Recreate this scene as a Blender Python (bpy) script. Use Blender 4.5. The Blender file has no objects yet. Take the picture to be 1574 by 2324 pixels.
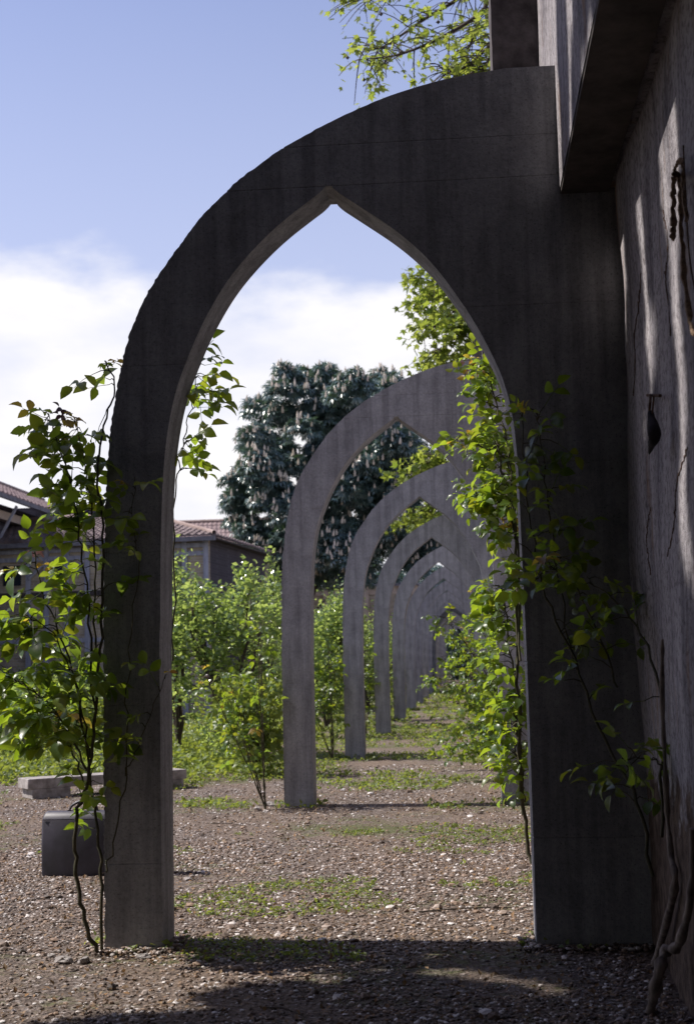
import bpy, math, random
import numpy as np
from mathutils import Matrix, Vector, noise

R = np.random.RandomState(7)
random.seed(7)
S = bpy.context.scene
COL = S.collection

# ------------------------------------------------------------------ camera
FPX, CX, CY, EYE = 3228.0, 787.0, 1162.0, 1.4
VX, VY, ROLL = 1060.6, 1501.7, 0.0323
Yc = np.array([VX - CX, -(VY - CY), -FPX]); Yc /= np.linalg.norm(Yc)
Zc = np.array([-ROLL, math.sqrt(1 - ROLL ** 2), 0]); Zc -= Zc @ Yc * Yc; Zc /= np.linalg.norm(Zc)
Xc = np.cross(Yc, Zc)
MW = np.array([Xc, Yc, Zc])                       # camera -> world
cam = bpy.data.cameras.new('camera'); co = bpy.data.objects.new('camera', cam); COL.objects.link(co)
M = Matrix([list(MW[i]) + [0] for i in range(3)] + [[0, 0, 0, 1]])
M.translation = Vector((0, 0, EYE)); co.matrix_world = M
cam.sensor_fit = 'VERTICAL'; cam.sensor_height = 36.0
cam.lens = 36.0 * FPX / 2324.0
cam.clip_start = 0.05; cam.clip_end = 1500
cam.dof.use_dof = True; cam.dof.focus_distance = 8.2; cam.dof.aperture_fstop = 4.5
S.camera = co

# ------------------------------------------------------------------ light
SUN = Vector((-1.0, 0.075, 1.12)).normalized()    # towards the sun
sun = bpy.data.lights.new('sun', 'SUN'); sun.energy = 5.0; sun.angle = math.radians(0.55); sun.color = (1, .94, .86)
so = bpy.data.objects.new('sun', sun); COL.objects.link(so)
so.rotation_euler = SUN.to_track_quat('Z', 'Y').to_euler()
W = bpy.data.worlds.new('World'); S.world = W; W.use_nodes = True
nt = W.node_tree; nt.nodes.clear(); N = nt.nodes.new; L = nt.links.new
sky = N('ShaderNodeTexSky'); sky.sky_type = 'NISHITA'; sky.sun_disc = False
sky.sun_elevation = math.asin(SUN.z); sky.sun_rotation = math.atan2(SUN.x, SUN.y)
sky.air_density = 1.0; sky.dust_density = 0.7; sky.ozone_density = 2.5
geo = N('ShaderNodeTexCoord')
mp = N('ShaderNodeMapping'); mp.inputs['Scale'].default_value = (1, 1, 2.3)
L(geo.outputs['Generated'], mp.inputs[0])
n1 = N('ShaderNodeTexNoise'); n1.inputs['Scale'].default_value = 4.2; n1.inputs['Detail'].default_value = 9; n1.inputs['Roughness'].default_value = .52
mp.inputs['Location'].default_value = (.35, .2, 0)
L(mp.outputs[0], n1.inputs[0])
sep = N('ShaderNodeSeparateXYZ'); L(geo.outputs['Generated'], sep.inputs[0])
def mth(op, a, b=None, c=None, clamp=False, T=None):
    t = T or nt
    m = t.nodes.new('ShaderNodeMath'); m.operation = op; m.use_clamp = clamp
    for i, v in enumerate((a, b, c)):
        if v is None: continue
        if isinstance(v, (int, float)): m.inputs[i].default_value = v
        else: t.links.new(v, m.inputs[i])
    return m.outputs[0]
band = mth('MULTIPLY', mth('SUBTRACT', .25, sep.outputs['Z']), 4.2)
cl = mth('ADD', mth('SUBTRACT', n1.outputs[0], .46), band)
mask = N('ShaderNodeMapRange'); mask.interpolation_type = 'SMOOTHSTEP'
mask.inputs['From Min'].default_value = -.06; mask.inputs['From Max'].default_value = .11
L(cl, mask.inputs['Value'])
n2 = N('ShaderNodeTexNoise'); n2.inputs['Scale'].default_value = 9; n2.inputs['Detail'].default_value = 6
L(mp.outputs[0], n2.inputs[0])
cr = N('ShaderNodeValToRGB'); cr.color_ramp.elements[0].position = .3; cr.color_ramp.elements[1].position = .62
cr.color_ramp.elements[0].color = (.78, .80, .92, 1); cr.color_ramp.elements[1].color = (1.0, .98, .99, 1)
L(n2.outputs[0], cr.inputs[0])
b1 = N('ShaderNodeBackground'); b1.inputs[1].default_value = 0.105
tint = N('ShaderNodeMixRGB'); tint.blend_type = 'MULTIPLY'; tint.inputs[0].default_value = 1; tint.inputs[2].default_value = (1.08, .95, 1.12, 1)
L(sky.outputs[0], tint.inputs[1])
pale = N('ShaderNodeMixRGB'); pale.inputs[2].default_value = (5.2, 5.4, 6.5, 1); pf_ = N('ShaderNodeMapRange'); pf_.inputs['From Min'].default_value = .10; pf_.inputs['From Max'].default_value = .50; pf_.inputs['To Min'].default_value = .75; pf_.inputs['To Max'].default_value = .12; L(sep.outputs['Z'], pf_.inputs['Value']); L(pf_.outputs[0], pale.inputs[0])
L(tint.outputs[0], pale.inputs[1]); L(pale.outputs[0], b1.inputs[0])
b2 = N('ShaderNodeBackground'); b2.inputs[1].default_value = .76
L(cr.outputs[0], b2.inputs[0])
mx = N('ShaderNodeMixShader'); L(mask.outputs[0], mx.inputs[0]); L(b1.outputs[0], mx.inputs[1]); L(b2.outputs[0], mx.inputs[2])
wo = N('ShaderNodeOutputWorld'); L(mx.outputs[0], wo.inputs[0])
S.view_settings.view_transform = 'Standard'; S.view_settings.look = 'None'
S.view_settings.exposure = 0.5; S.view_settings.gamma = 1; S.view_settings.use_curve_mapping = False
S.cycles.max_bounces = 6; S.cycles.diffuse_bounces = 3; S.cycles.transparent_max_bounces = 4

# ------------------------------------------------------------------ helpers
def ray(px, py):
    c = np.array([px - CX, -(py - CY), -FPX]); return MW @ c
def atY(px, py, Y):
    d = ray(px, py); t = Y / d[1]; return np.array([d[0] * t, Y, EYE + d[2] * t])
def atX(px, py, X):
    d = ray(px, py); t = X / d[0]; return np.array([X, d[1] * t, EYE + d[2] * t])
def atG(px, py, z=0.0):
    d = ray(px, py); t = (z - EYE) / d[2]; return np.array([d[0] * t, d[1] * t, z])

def tag(o, label=None, cat=None, group=None, kind=None):
    if label: o['label'] = label
    if cat: o['category'] = cat
    if group: o['group'] = group
    if kind: o['kind'] = kind
    return o
def empty(name, loc, label, cat, group=None):
    o = bpy.data.objects.new(name, None); COL.objects.link(o); o.location = loc
    o.empty_display_size = .1
    return tag(o, label, cat, group)
def mesh_np(name, V, F, mat, smooth=False):
    V = np.asarray(V, float); F = np.asarray(F, int)
    me = bpy.data.meshes.new(name); k = F.shape[1]
    me.vertices.add(len(V)); me.vertices.foreach_set('co', V.ravel())
    me.loops.add(F.size); me.loops.foreach_set('vertex_index', F.ravel())
    me.polygons.add(len(F)); me.polygons.foreach_set('loop_start', np.arange(0, F.size, k))
    me.polygons.foreach_set('loop_total', np.full(len(F), k))
    me.polygons.foreach_set('use_smooth', np.full(len(F), bool(smooth)))
    me.update(calc_edges=True); me.materials.append(mat)
    return me
def obj(name, me, parent=None, kind=None, loc=None):
    o = bpy.data.objects.new(name, me); COL.objects.link(o)
    if parent is not None: o.parent = parent
    if loc is not None: o.location = loc
    if kind: o['kind'] = kind
    return o
class MB:
    """collects triangles"""
    def __init__(s): s.V = []; s.F = []; s.n = 0
    def add(s, V, F):
        V = np.asarray(V, float); F = np.asarray(F, int)
        if F.shape[1] == 4: F = np.vstack([F[:, [0, 1, 2]], F[:, [0, 2, 3]]])
        s.V.append(V); s.F.append(F + s.n); s.n += len(V); return s
    def box(s, a, b, M3=None, o=(0, 0, 0)):
        x0, y0, z0 = a; x1, y1, z1 = b
        V = np.array([(x, y, z) for z in (z0, z1) for x, y in ((x0, y0), (x1, y0), (x1, y1), (x0, y1))], float)
        if M3 is not None: V = V @ np.asarray(M3).T
        V = V + np.array(o)
        return s.add(V, [(3, 2, 1, 0), (4, 5, 6, 7), (0, 1, 5, 4), (1, 2, 6, 5), (2, 3, 7, 6), (3, 0, 4, 7)])
    def tube(s, pts, rad, n=6):
        pts = np.asarray(pts, float); m = len(pts)
        rad = np.full(m, rad) if np.isscalar(rad) else np.asarray(rad, float)
        T = np.gradient(pts, axis=0); T /= np.linalg.norm(T, axis=1)[:, None] + 1e-9
        ref = np.array([.31, .95, .05]) if abs(T[:, 2]).mean() > .5 else np.array([.1, .05, 1.])
        A = np.cross(T, ref); A /= np.linalg.norm(A, axis=1)[:, None] + 1e-9; B = np.cross(T, A)
        an = np.arange(n) * 2 * np.pi / n
        V = pts[:, None] + rad[:, None, None] * (A[:, None] * np.cos(an)[None, :, None] + B[:, None] * np.sin(an)[None, :, None])
        F = []
        for i in range(m - 1):
            for j in range(n):
                k = (j + 1) % n; F.append((i * n + j, i * n + k, (i + 1) * n + k, (i + 1) * n + j))
        s.add(V.reshape(-1, 3), F)
        s.add(V[-1], [(0, j, j + 1) for j in range(1, n - 1)])
        return s
    def mesh(s, name, mat, smooth=False):
        return mesh_np(name, np.vstack(s.V), np.vstack(s.F), mat, smooth)
    def obj(s, name, mat, parent=None, smooth=False, kind=None):
        return obj(name, s.mesh(name, mat, smooth), parent, kind)
def norm(a): return a / (np.linalg.norm(a, axis=-1, keepdims=True) + 1e-9)
def frames(D, U):
    """rotation matrices with +Y along D, +Z near U; N x 3 x 3 (columns x,y,z)"""
    D = norm(D); X = norm(np.cross(D, U)); Z = np.cross(X, D)
    return np.stack([X, D, Z], axis=2)
def scatter(tp, Rm, sc, loc):
    V, F = tp; V = np.asarray(V, float); F = np.asarray(F, int)
    sc = np.asarray(sc, float).reshape(-1, 1, 1) if np.ndim(sc) else sc
    P = np.einsum('nij,vj->nvi', Rm, V) * sc + loc[:, None]
    n = len(loc); FF = F[None] + (np.arange(n) * len(V))[:, None, None]
    return P.reshape(-1, 3), FF.reshape(-1, F.shape[1])
def spline(P, n):
    P = np.asarray(P, float); m = len(P); t = np.linspace(0, m - 1, n); out = []
    for u in t:
        i = min(int(u), m - 2); f = u - i
        p0 = P[max(i - 1, 0)]; p1 = P[i]; p2 = P[i + 1]; p3 = P[min(i + 2, m - 1)]
        out.append(.5 * ((2 * p1) + (-p0 + p2) * f + (2 * p0 - 5 * p1 + 4 * p2 - p3) * f * f + (-p0 + 3 * p1 - 3 * p2 + p3) * f ** 3))
    return np.array(out)
def randdir(n): return norm(R.normal(size=(n, 3)))

# ------------------------------------------------------------------ materials
def newmat(name):
    m = bpy.data.materials.new(name); m.use_nodes = True
    t = m.node_tree; return m, t, t.nodes['Principled BSDF']
def nz(t, scale, detail=4, rough=.55, coord='Object', vscale=None, dim=None):
    tc = t.nodes.new('ShaderNodeTexCoord'); n = t.nodes.new('ShaderNodeTexNoise')
    n.inputs['Scale'].default_value = scale; n.inputs['Detail'].default_value = detail; n.inputs['Roughness'].default_value = rough
    src = tc.outputs[coord]
    if vscale:
        mpp = t.nodes.new('ShaderNodeMapping'); mpp.inputs['Scale'].default_value = vscale; t.links.new(src, mpp.inputs[0]); src = mpp.outputs[0]
    t.links.new(src, n.inputs[0]); return n.outputs[0]
def ramp(t, v, stops):
    r = t.nodes.new('ShaderNodeValToRGB'); e = r.color_ramp.elements
    while len(e) < len(stops): e.new(.5)
    for i, (p, c) in enumerate(stops): e[i].position = p; e[i].color = (*c, 1)
    t.links.new(v, r.inputs[0]); return r.outputs[0]
def mixc(t, f, a, b, mode='MIX'):
    m = t.nodes.new('ShaderNodeMixRGB'); m.blend_type = mode
    for i, v in enumerate((f, a, b)):
        if isinstance(v, (int, float)): m.inputs[i].default_value = v
        elif isinstance(v, tuple): m.inputs[i].default_value = (*v, 1)
        else: t.links.new(v, m.inputs[i])
    return m.outputs[0]
def bump(t, bs, h, dist=.01, strength=.6):
    b = t.nodes.new('ShaderNodeBump'); b.inputs['Distance'].default_value = dist; b.inputs['Strength'].default_value = strength
    t.links.new(h, b.inputs['Height']); t.links.new(b.outputs[0], bs.inputs['Normal']); return b

def mat_concrete():
    m, t, b = newmat('concrete')
    a = nz(t, 1.1, 6, .6, vscale=(1, 1, .35)); f = nz(t, 38, 5, .7); g = nz(t, 5.5, 5, .6)
    c = ramp(t, a, [(.3, (.245, .25, .275)), (.7, (.41, .415, .445))])
    c = mixc(t, .35, c, ramp(t, f, [(.35, (.18, .18, .195)), (.65, (.46, .455, .46))]))
    c = mixc(t, .5, c, ramp(t, g, [(.35, (.55, .55, .56)), (.6, (1, 1, 1))]), 'MULTIPLY')
    st = nz(t, 3, 5, .65, vscale=(3.5, 3.5, .22))
    c = mixc(t, .55, c, ramp(t, st, [(.40, (.50, .49, .50)), (.56, (1, 1, 1))]), 'MULTIPLY')
    pits = ramp(t, nz(t, 95, 2, .5), [(.34, (.35, .35, .35)), (.40, (1, 1, 1))])
    c = mixc(t, .6, c, pits, 'MULTIPLY')
    t.links.new(c, b.inputs['Base Color']); b.inputs['Roughness'].default_value = .93
    b.inputs['Specular IOR Level'].default_value = .2
    bump(t, b, mth('ADD', f, mth('MULTIPLY', g, 2, T=t), T=t), .006, .8); return m
def mat_plaster():
    m, t, b = newmat('plaster')
    a = nz(t, .9, 6, .6, vscale=(1, 1, .5)); s = nz(t, 1.3, 7, .7, vscale=(3, 3, .35)); f = nz(t, 30, 6, .7)
    c = ramp(t, a, [(.3, (.27, .25, .27)), (.7, (.50, .47, .49))])
    c = mixc(t, .8, c, ramp(t, s, [(.36, (.30, .30, .34)), (.55, (1, 1, 1))]), 'MULTIPLY')
    c = mixc(t, .75, c, ramp(t, f, [(.38, (.32, .30, .30)), (.52, (1, 1, 1))]), 'MULTIPLY')
    r = ramp(t, nz(t, 1.7, 4, .6, vscale=(2.5, 2.5, .6)), [(.60, (0, 0, 0)), (.72, (.6, .6, .6))])
    c = mixc(t, r, c, (.30, .17, .08))
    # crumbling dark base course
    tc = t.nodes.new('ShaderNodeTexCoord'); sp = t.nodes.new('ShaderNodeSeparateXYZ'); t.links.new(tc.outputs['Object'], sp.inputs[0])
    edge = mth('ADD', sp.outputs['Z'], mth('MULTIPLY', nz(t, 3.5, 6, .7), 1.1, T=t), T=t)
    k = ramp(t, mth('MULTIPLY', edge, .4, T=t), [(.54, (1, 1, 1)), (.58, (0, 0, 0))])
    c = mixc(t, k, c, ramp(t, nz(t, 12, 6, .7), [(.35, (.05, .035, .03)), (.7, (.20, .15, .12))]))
    t.links.new(c, b.inputs['Base Color']); b.inputs['Roughness'].default_value = .95; b.inputs['Specular IOR Level'].default_value = .15
    bump(t, b, mth('ADD', f, mth('MULTIPLY', s, 1.5, T=t), T=t), .022, .9); return m
def mat_simple(name, c1, c2, scale=8, rough=.85, bd=.004, spec=.3, vscale=None, metal=0):
    m, t, b = newmat(name)
    n = nz(t, scale, 5, .65, vscale=vscale)
    t.links.new(ramp(t, n, [(.32, c1), (.68, c2)]), b.inputs['Base Color'])
    b.inputs['Roughness'].default_value = rough; b.inputs['Specular IOR Level'].default_value = spec; b.inputs['Metallic'].default_value = metal
    if bd: bump(t, b, n, bd, .7)
    return m
def mat_leaf(name, cols, trans, tr=.45, rough=.38, spec=.5, nscale=6.0, obj_random=True):
    """leaf: diffuse + gloss over translucency, hue varies per leaf"""
    m, t, b = newmat(name)
    gi = t.nodes.new('ShaderNodeNewGeometry'); oi = t.nodes.new('ShaderNodeObjectInfo')
    rnd = mth('FRACT', mth('ADD', gi.outputs['Random Per Island'], oi.outputs['Random'], T=t), T=t)
    n = len(cols); c = ramp(t, rnd, [(i / (n - 1), cols[i]) for i in range(n)])
    c2 = ramp(t, rnd, [(i / (n - 1), trans[i]) for i in range(n)])
    v = nz(t, nscale, 3, .6)
    c = mixc(t, .5, c, ramp(t, v, [(.3, (.6, .6, .6)), (.7, (1.15, 1.15, 1.1))]), 'MULTIPLY')
    t.links.new(c, b.inputs['Base Color']); b.inputs['Roughness'].default_value = rough; b.inputs['Specular IOR Level'].default_value = spec
    tl = t.nodes.new('ShaderNodeBsdfTranslucent'); t.links.new(c2, tl.inputs[0])
    ms = t.nodes.new('ShaderNodeMixShader'); ms.inputs[0].default_value = tr
    t.links.new(b.outputs[0], ms.inputs[1]); t.links.new(tl.outputs[0], ms.inputs[2])
    t.links.new(ms.outputs[0], t.nodes['Material Output'].inputs[0]); return m
def mat_ground():
    m, t, b = newmat('ground_soil')
    a = nz(t, .55, 5, .6); f = nz(t, 28, 6, .75); g = nz(t, 7, 6, .7)
    vo = t.nodes.new('ShaderNodeTexVoronoi'); vo.inputs['Scale'].default_value = 42
    tc = t.nodes.new('ShaderNodeTexCoord'); t.links.new(tc.outputs['Object'], vo.inputs['Vector'])
    sep = t.nodes.new('ShaderNodeSeparateColor'); t.links.new(vo.outputs['Color'], sep.inputs[0])
    c = ramp(t, f, [(.3, (.05, .04, .035)), (.7, (.20, .155, .13))])
    st = ramp(t, sep.outputs[0], [(0, (.06, .048, .042)), (.6, (.17, .135, .115)), (.86, (.30, .25, .23)), (1, (.48, .44, .42))])
    c = mixc(t, .6, c, st)
    c = mixc(t, .6, c, ramp(t, g, [(.3, (.6, .6, .6)), (.6, (1.1, 1.1, 1.1))]), 'MULTIPLY')
    dust = ramp(t, nz(t, .8, 4, .55, vscale=(1.6, .6, 1)), [(.42, (.0, .0, .0)), (.62, (.75, .75, .75))])
    c = mixc(t, dust, c, ramp(t, nz(t, 16, 5, .6), [(.3, (.13, .095, .072)), (.7, (.25, .19, .15))]))
    # thin moss and seedlings in patches
    gm = ramp(t, mth('ADD', mth('MULTIPLY', a, .7, T=t), mth('MULTIPLY', g, .45, T=t), T=t), [(.60, (0, 0, 0)), (.68, (1, 1, 1))])
    c = mixc(t, mth('MULTIPLY', gm, .7, T=t), c, ramp(t, f, [(.35, (.05, .06, .02)), (.65, (.12, .15, .045))]))
    t.links.new(c, b.inputs['Base Color']); b.inputs['Roughness'].default_value = .95; b.inputs['Specular IOR Level'].default_value = .15
    bump(t, b, mth('ADD', vo.outputs['Distance'], f, T=t), .02, .9); return m
def mat_brick(name, c1, c2, mortar, sx=8, sy=.22):
    m, t, b = newmat(name)
    tc = t.nodes.new('ShaderNodeTexCoord')
    mpp = t.nodes.new('ShaderNodeMapping'); mpp.inputs['Rotation'].default_value = (math.pi / 2, 0, 0); t.links.new(tc.outputs['Object'], mpp.inputs[0])
    bk = t.nodes.new('ShaderNodeTexBrick'); t.links.new(mpp.outputs[0], bk.inputs[0])
    bk.inputs['Color1'].default_value = (*c1, 1); bk.inputs['Color2'].default_value = (*c2, 1); bk.inputs['Mortar'].default_value = (*mortar, 1)
    bk.inputs['Scale'].default_value = 4.0; bk.inputs['Mortar Size'].default_value = .03; bk.inputs['Brick Width'].default_value = 1.0; bk.inputs['Row Height'].default_value = .32
    c = mixc(t, .6, bk.outputs[0], ramp(t, nz(t, 1.3, 6, .7), [(.3, (.5, .5, .52)), (.7, (1.1, 1.1, 1.1))]), 'MULTIPLY')
    t.links.new(c, b.inputs['Base Color']); b.inputs['Roughness'].default_value = .95
    bump(t, b, bk.outputs['Fac'], -.01, .6); return m

M_conc = mat_concrete(); M_plast = mat_plaster(); M_ground = mat_ground()
M_stone = None
def mat_pebble():
    m, t, b = newmat('pebble')
    gi = t.nodes.new('ShaderNodeNewGeometry')
    c = ramp(t, gi.outputs['Random Per Island'], [(0, (.055, .04, .03)), (.35, (.15, .105, .08)), (.6, (.25, .175, .13)), (.70, (.27, .18, .12)), (.80, (.40, .34, .31)), (1, (.72, .68, .66))])
    c = mixc(t, .5, c, ramp(t, nz(t, 60, 3), [(.3, (.55, .55, .55)), (.7, (1.1, 1.1, 1.1))]), 'MULTIPLY')
    t.links.new(c, b.inputs['Base Color']); b.inputs['Roughness'].default_value = .7; return m
M_peb = mat_pebble()
M_rock = mat_simple('rock', (.16, .14, .13), (.40, .37, .36), 9, .9, .01)
M_dstone = mat_simple('dark_stone', (.035, .03, .032), (.12, .105, .11), 7, .95, .012)
M_bark = mat_simple('bark', (.035, .027, .022), (.10, .08, .065), 14, .95, .01, vscale=(1, 1, .3))
M_pbark = mat_simple('pale_bark', (.07, .055, .048), (.30, .25, .22), 18, .95, .012, vscale=(1, 1, .3))
M_stem = mat_simple('rose_stem', (.03, .035, .018), (.09, .075, .045), 22, .8, .002)
M_rose = mat_leaf('rose_leaf', [(.028, .060, .016), (.05, .095, .02), (.038, .08, .03), (.08, .11, .02)],
                  [(.30, .44, .02), (.46, .60, .03), (.32, .48, .05), (.50, .52, .03)], .40, .36, .5, 30)
M_roseyoung = mat_leaf('young_rose_leaf', [(.12, .07, .02), (.16, .12, .02)], [(.62, .38, .05), (.60, .50, .05)], .5, .4, .4)
M_rosered = mat_leaf('dark_young_leaf', [(.04, .02, .025), (.06, .03, .03)], [(.12, .05, .06), (.16, .08, .07)], .3, .4, .4)
M_shrub = mat_leaf('shrub_leaf', [(.045, .095, .045), (.09, .15, .07), (.07, .125, .04)], [(.30, .42, .10), (.62, .74, .18), (.42, .56, .10)], .48, .20, 1.0, 2)
M_chest = mat_leaf('chestnut_leaf', [(.07, .115, .12), (.10, .16, .165), (.070, .12, .11)], [(.05, .10, .03), (.10, .18, .05), (.08, .14, .04)], .18, .30, 1.0, 1.5)
M_flower = mat_simple('chestnut_flower', (.42, .36, .31), (.68, .60, .49), 12, .8, 0)
M_plane = mat_leaf('plane_leaf', [(.08, .12, .02), (.12, .17, .03), (.05, .09, .02)], [(.34, .42, .05), (.52, .58, .10), (.26, .36, .04)], .5, .5, .3, 2)
M_dark = mat_leaf('canopy_leaf', [(.03, .06, .02), (.05, .08, .03)], [(.05, .09, .02), (.07, .12, .03)], .25, .6, .2, 2)
M_weed = mat_leaf('weed_leaf', [(.08, .12, .02), (.13, .17, .03), (.09, .14, .05)], [(.36, .46, .05), (.52, .58, .07), (.30, .40, .08)], .35, .45, .4, 3)
M_litter = mat_leaf('litter_leaf', [(.08, .055, .035), (.16, .10, .06), (.27, .19, .12), (.30, .17, .08)], [(.12, .07, .03), (.2, .12, .04), (.25, .14, .05), (.15, .1, .06)], .15, .7, .2)
M_tile = mat_simple('roof_tile', (.13, .09, .09), (.28, .21, .205), 1.6, .9, 0)
M_tile2 = mat_simple('old_roof_tile', (.08, .062, .062), (.21, .165, .165), 1.6, .9, 0)
M_ridge = mat_simple('ridge_tile', (.22, .16, .14), (.36, .28, .26), 3, .9, 0)
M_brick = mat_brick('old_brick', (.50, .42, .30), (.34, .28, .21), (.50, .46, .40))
M_brickshade = mat_brick('shaded_brick', (.075, .065, .08), (.05, .045, .055), (.09, .085, .1))  # darker copy of the brick: shade of walls turned from the sun, in the colour
M_timber = mat_simple('weathered_timber', (.22, .23, .29), (.42, .43, .50), 6, .9, 0, vscale=(2, 2, .4))
M_timberd_shade = mat_simple('dark_timber_and_shade', (.035, .03, .03), (.09, .075, .07), 6, .9, 0)  # dark timber; also stands in for the shade under the wall overhang
M_cream = mat_simple('cream_render', (.42, .34, .27), (.60, .50, .42), 2, .95, 0)
M_glass, _t, _b = newmat('window_glass'); _b.inputs['Base Color'].default_value = (.02, .025, .035, 1); _b.inputs['Roughness'].default_value = .08
M_bag = mat_simple('worn_leather', (.012, .011, .015), (.045, .04, .06), 5, .5, .003, spec=.5)
M_metal = mat_simple('dark_metal', (.03, .025, .025), (.09, .07, .06), 20, .5, .001, metal=.6)
M_rust = mat_simple('rusty_iron', (.035, .022, .018), (.12, .06, .035), 30, .85, .003)
M_cloth = mat_simple('dark_cloth', (.008, .007, .009), (.025, .02, .025), 20, .95, .003)
M_rope = mat_simple('rope', (.10, .065, .04), (.34, .24, .17), 60, .95, .003)
M_zinc = mat_simple('grey_zinc', (.10, .10, .12), (.19, .19, .22), 5, .7, 0)

# ------------------------------------------------------------------ ground
g = mesh_np('ground', [(-300, -60, 0), (300, -60, 0), (300, 600, 0), (-300, 600, 0)], [(0, 1, 2, 3)], M_ground)
tag(obj('ground', g), 'bare gravelly soil strewn with pebbles under the arches', kind='structure')

# ------------------------------------------------------------------ arches
D1, SP, TH = 7.19, 7.057, 0.30
XU, XL_ = 0.55, 0.84                               # face of the upper and of the lower wall
outer = [(238, 2172), (236, 1800), (235, 1500), (236, 1300), (240, 1100), (248, 1000), (258, 925), (272, 845), (291, 765), (318, 695), (350, 638), (385, 588),
         (427, 527), (472, 472), (530, 418), (590, 372), (640, 337), (720, 291), (790, 257), (860, 226), (930, 201), (1000, 182), (1080, 165), (1150, 155), (1230, 150)]
innl = [(366, 2168), (365, 1800), (364, 1500), (364, 1300), (367, 1150), (373, 1040), (384, 955), (401, 880), (420, 828), (452, 750), (486, 685), (520, 631), (560, 582), (600, 540), (640, 503), (690, 464), (745, 423)]
innr = [(745, 423), (790, 452), (830, 478), (870, 504), (900, 525), (942, 560), (975, 592), (1000, 622), (1030, 663), (1060, 706), (1089, 754), (1120, 813), (1142, 865), (1160, 930), (1168, 990), (1174, 1052), (1183, 1246), (1198, 1570), (1217, 2140)]
def prof(pts):
    a = spline([atY(x, y, D1) for x, y in pts], 12 * len(pts))
    k = np.hanning(25); k /= k.sum(); b = a.copy()
    for c in (0, 2):
        q = np.concatenate([2 * a[0, c] - a[12:0:-1, c], a[:, c], 2 * a[-1, c] - a[-2:-14:-1, c]]); b[:, c] = np.convolve(q, k, 'valid')
    return b[:, 0], b[:, 2]
ox, oz = prof(outer); ix, iz = prof(innl); jx, jz = prof(innr)
jx, jz = jx[::-1], jz[::-1]
ox = np.where(oz < 1.6, ox[oz < 1.6].mean(), ox); ix = np.where(iz < 1.6, ix[iz < 1.6].mean(), ix)
ZTOP = oz[-1]; ZAP = iz[-1]
def OX(z): return np.interp(z, oz, ox)
def IX(z): return np.interp(z, iz, ix)
def JX(z): return np.interp(z, jz, jx)
def smoothed(fn, z, w=.10):
    return sum(fn(np.clip(z + d * w, 0, ZTOP - 1e-3)) for d in (-1, -.5, 0, .5, 1)) / 5
def strip(zs, xa, xb, rough=0.0, rough_side=0, seed=0, bev=.0035):
    """solid slab between the curves xa(z), xb(z); chamfered at both ends so that the casting joints read"""
    zs = np.asarray(zs); n = len(zs)
    inset = np.zeros(n); inset[0] = inset[-1] = bev
    V = []
    for k, z in enumerate(zs):
        a, b = xa[k], xb[k]
        if rough:
            a = a - rough * (.35 * noise.noise(Vector((seed + z * 14, 3.1, 0))) + .9 * noise.noise(Vector((seed + z * 47, 1.7, 0)))) * (1 if rough_side == 0 else 0)
        y0 = D1 + inset[k]; y1 = D1 + TH - inset[k]; e = inset[k]
        V += [(a + e, y0, z), (b, y0, z), (b, y1, z), (a + e, y1, z)]
    F = []
    for k in range(n - 1):
        o = 4 * k
        for i in range(4):
            j = (i + 1) % 4; F.append((o + i, o + j, o + 4 + j, o + 4 + i))
    F += [(3, 2, 1, 0), (4 * (n - 1), 4 * (n - 1) + 1, 4 * (n - 1) + 2, 4 * (n - 1) + 3)]
    return V, F
def zat(px, py): return atY(px, py, D1)[2]
jointsL = [-.05, zat(300, 1960), zat(300, 1600), zat(300, 1255), zat(345, 830), zat(560, 430), zat(760, 338)]
def refine(z0, z1, step=.014):
    n = max(3, int((z1 - z0) / step)); zz = np.linspace(z0, z1, n)
    return np.concatenate([[z0], zz[0:1] + .005, zz[1:-1], [z1 - .005, z1]])
def arch_segments(seed):
    segs = []
    rg = .010
    # left limb from the ground to the apex of the opening
    cuts = [z for z in jointsL if z < ZAP] + [ZAP]
    for a, b in zip(cuts[:-1], cuts[1:]):
        zs = refine(a, b); segs.append(strip(zs, smoothed(OX, zs), smoothed(IX, zs, .04), rg, 0, seed))
    # right haunch from the ground to the apex, between the opening and the wall
    cuts = [-.05, zat(1300, 1900), zat(1300, 1500), zat(1200, 1050), zat(1000, 700), ZAP]
    for a, b in zip(cuts[:-1], cuts[1:]):
        zs = refine(a, b); segs.append(strip(zs, smoothed(JX, zs, .04), np.full(len(zs), XL_ + .06), 0, 0, seed))
    # crown over the apex
    c2 = zat(900, 322)
    for a, b in ((ZAP, c2), (c2, ZTOP)):
        if b == ZTOP:
            zs = ZTOP - (np.linspace(1, 0, 110) ** 2.0) * (ZTOP - a); zs[0] = a; zs = np.concatenate([[a, a + .005], zs[1:]])
        else: zs = refine(a, b, .006)
        zs = np.sort(zs)
        segs.append(strip(zs, np.minimum(smoothed(OX, zs, .012), XU - .05), np.full(len(zs), XL_ + .06), rg * 1.1, 0, seed))
    return segs
NAR = 15
lab = {0: 'nearest tall pointed concrete arch, dark in shade, rose climbing its left leg',
       1: 'grey pointed concrete arch framed inside the nearest one, casting a thin straight shadow',
       2: 'pointed concrete arch whose apex stands right under the crown of the chestnut tree',
       3: 'pointed concrete arch with vertical damp streaks, cream pillar seen left of its leg',
       4: 'pointed concrete arch with dark roof showing under its apex',
       5: 'sixth pointed concrete arch counted from the camera, thin sliver of leaves under its apex',
       6: 'seventh pointed concrete arch counted from the camera, half behind the bright rose on the right'}
archsegs = {}
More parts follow.
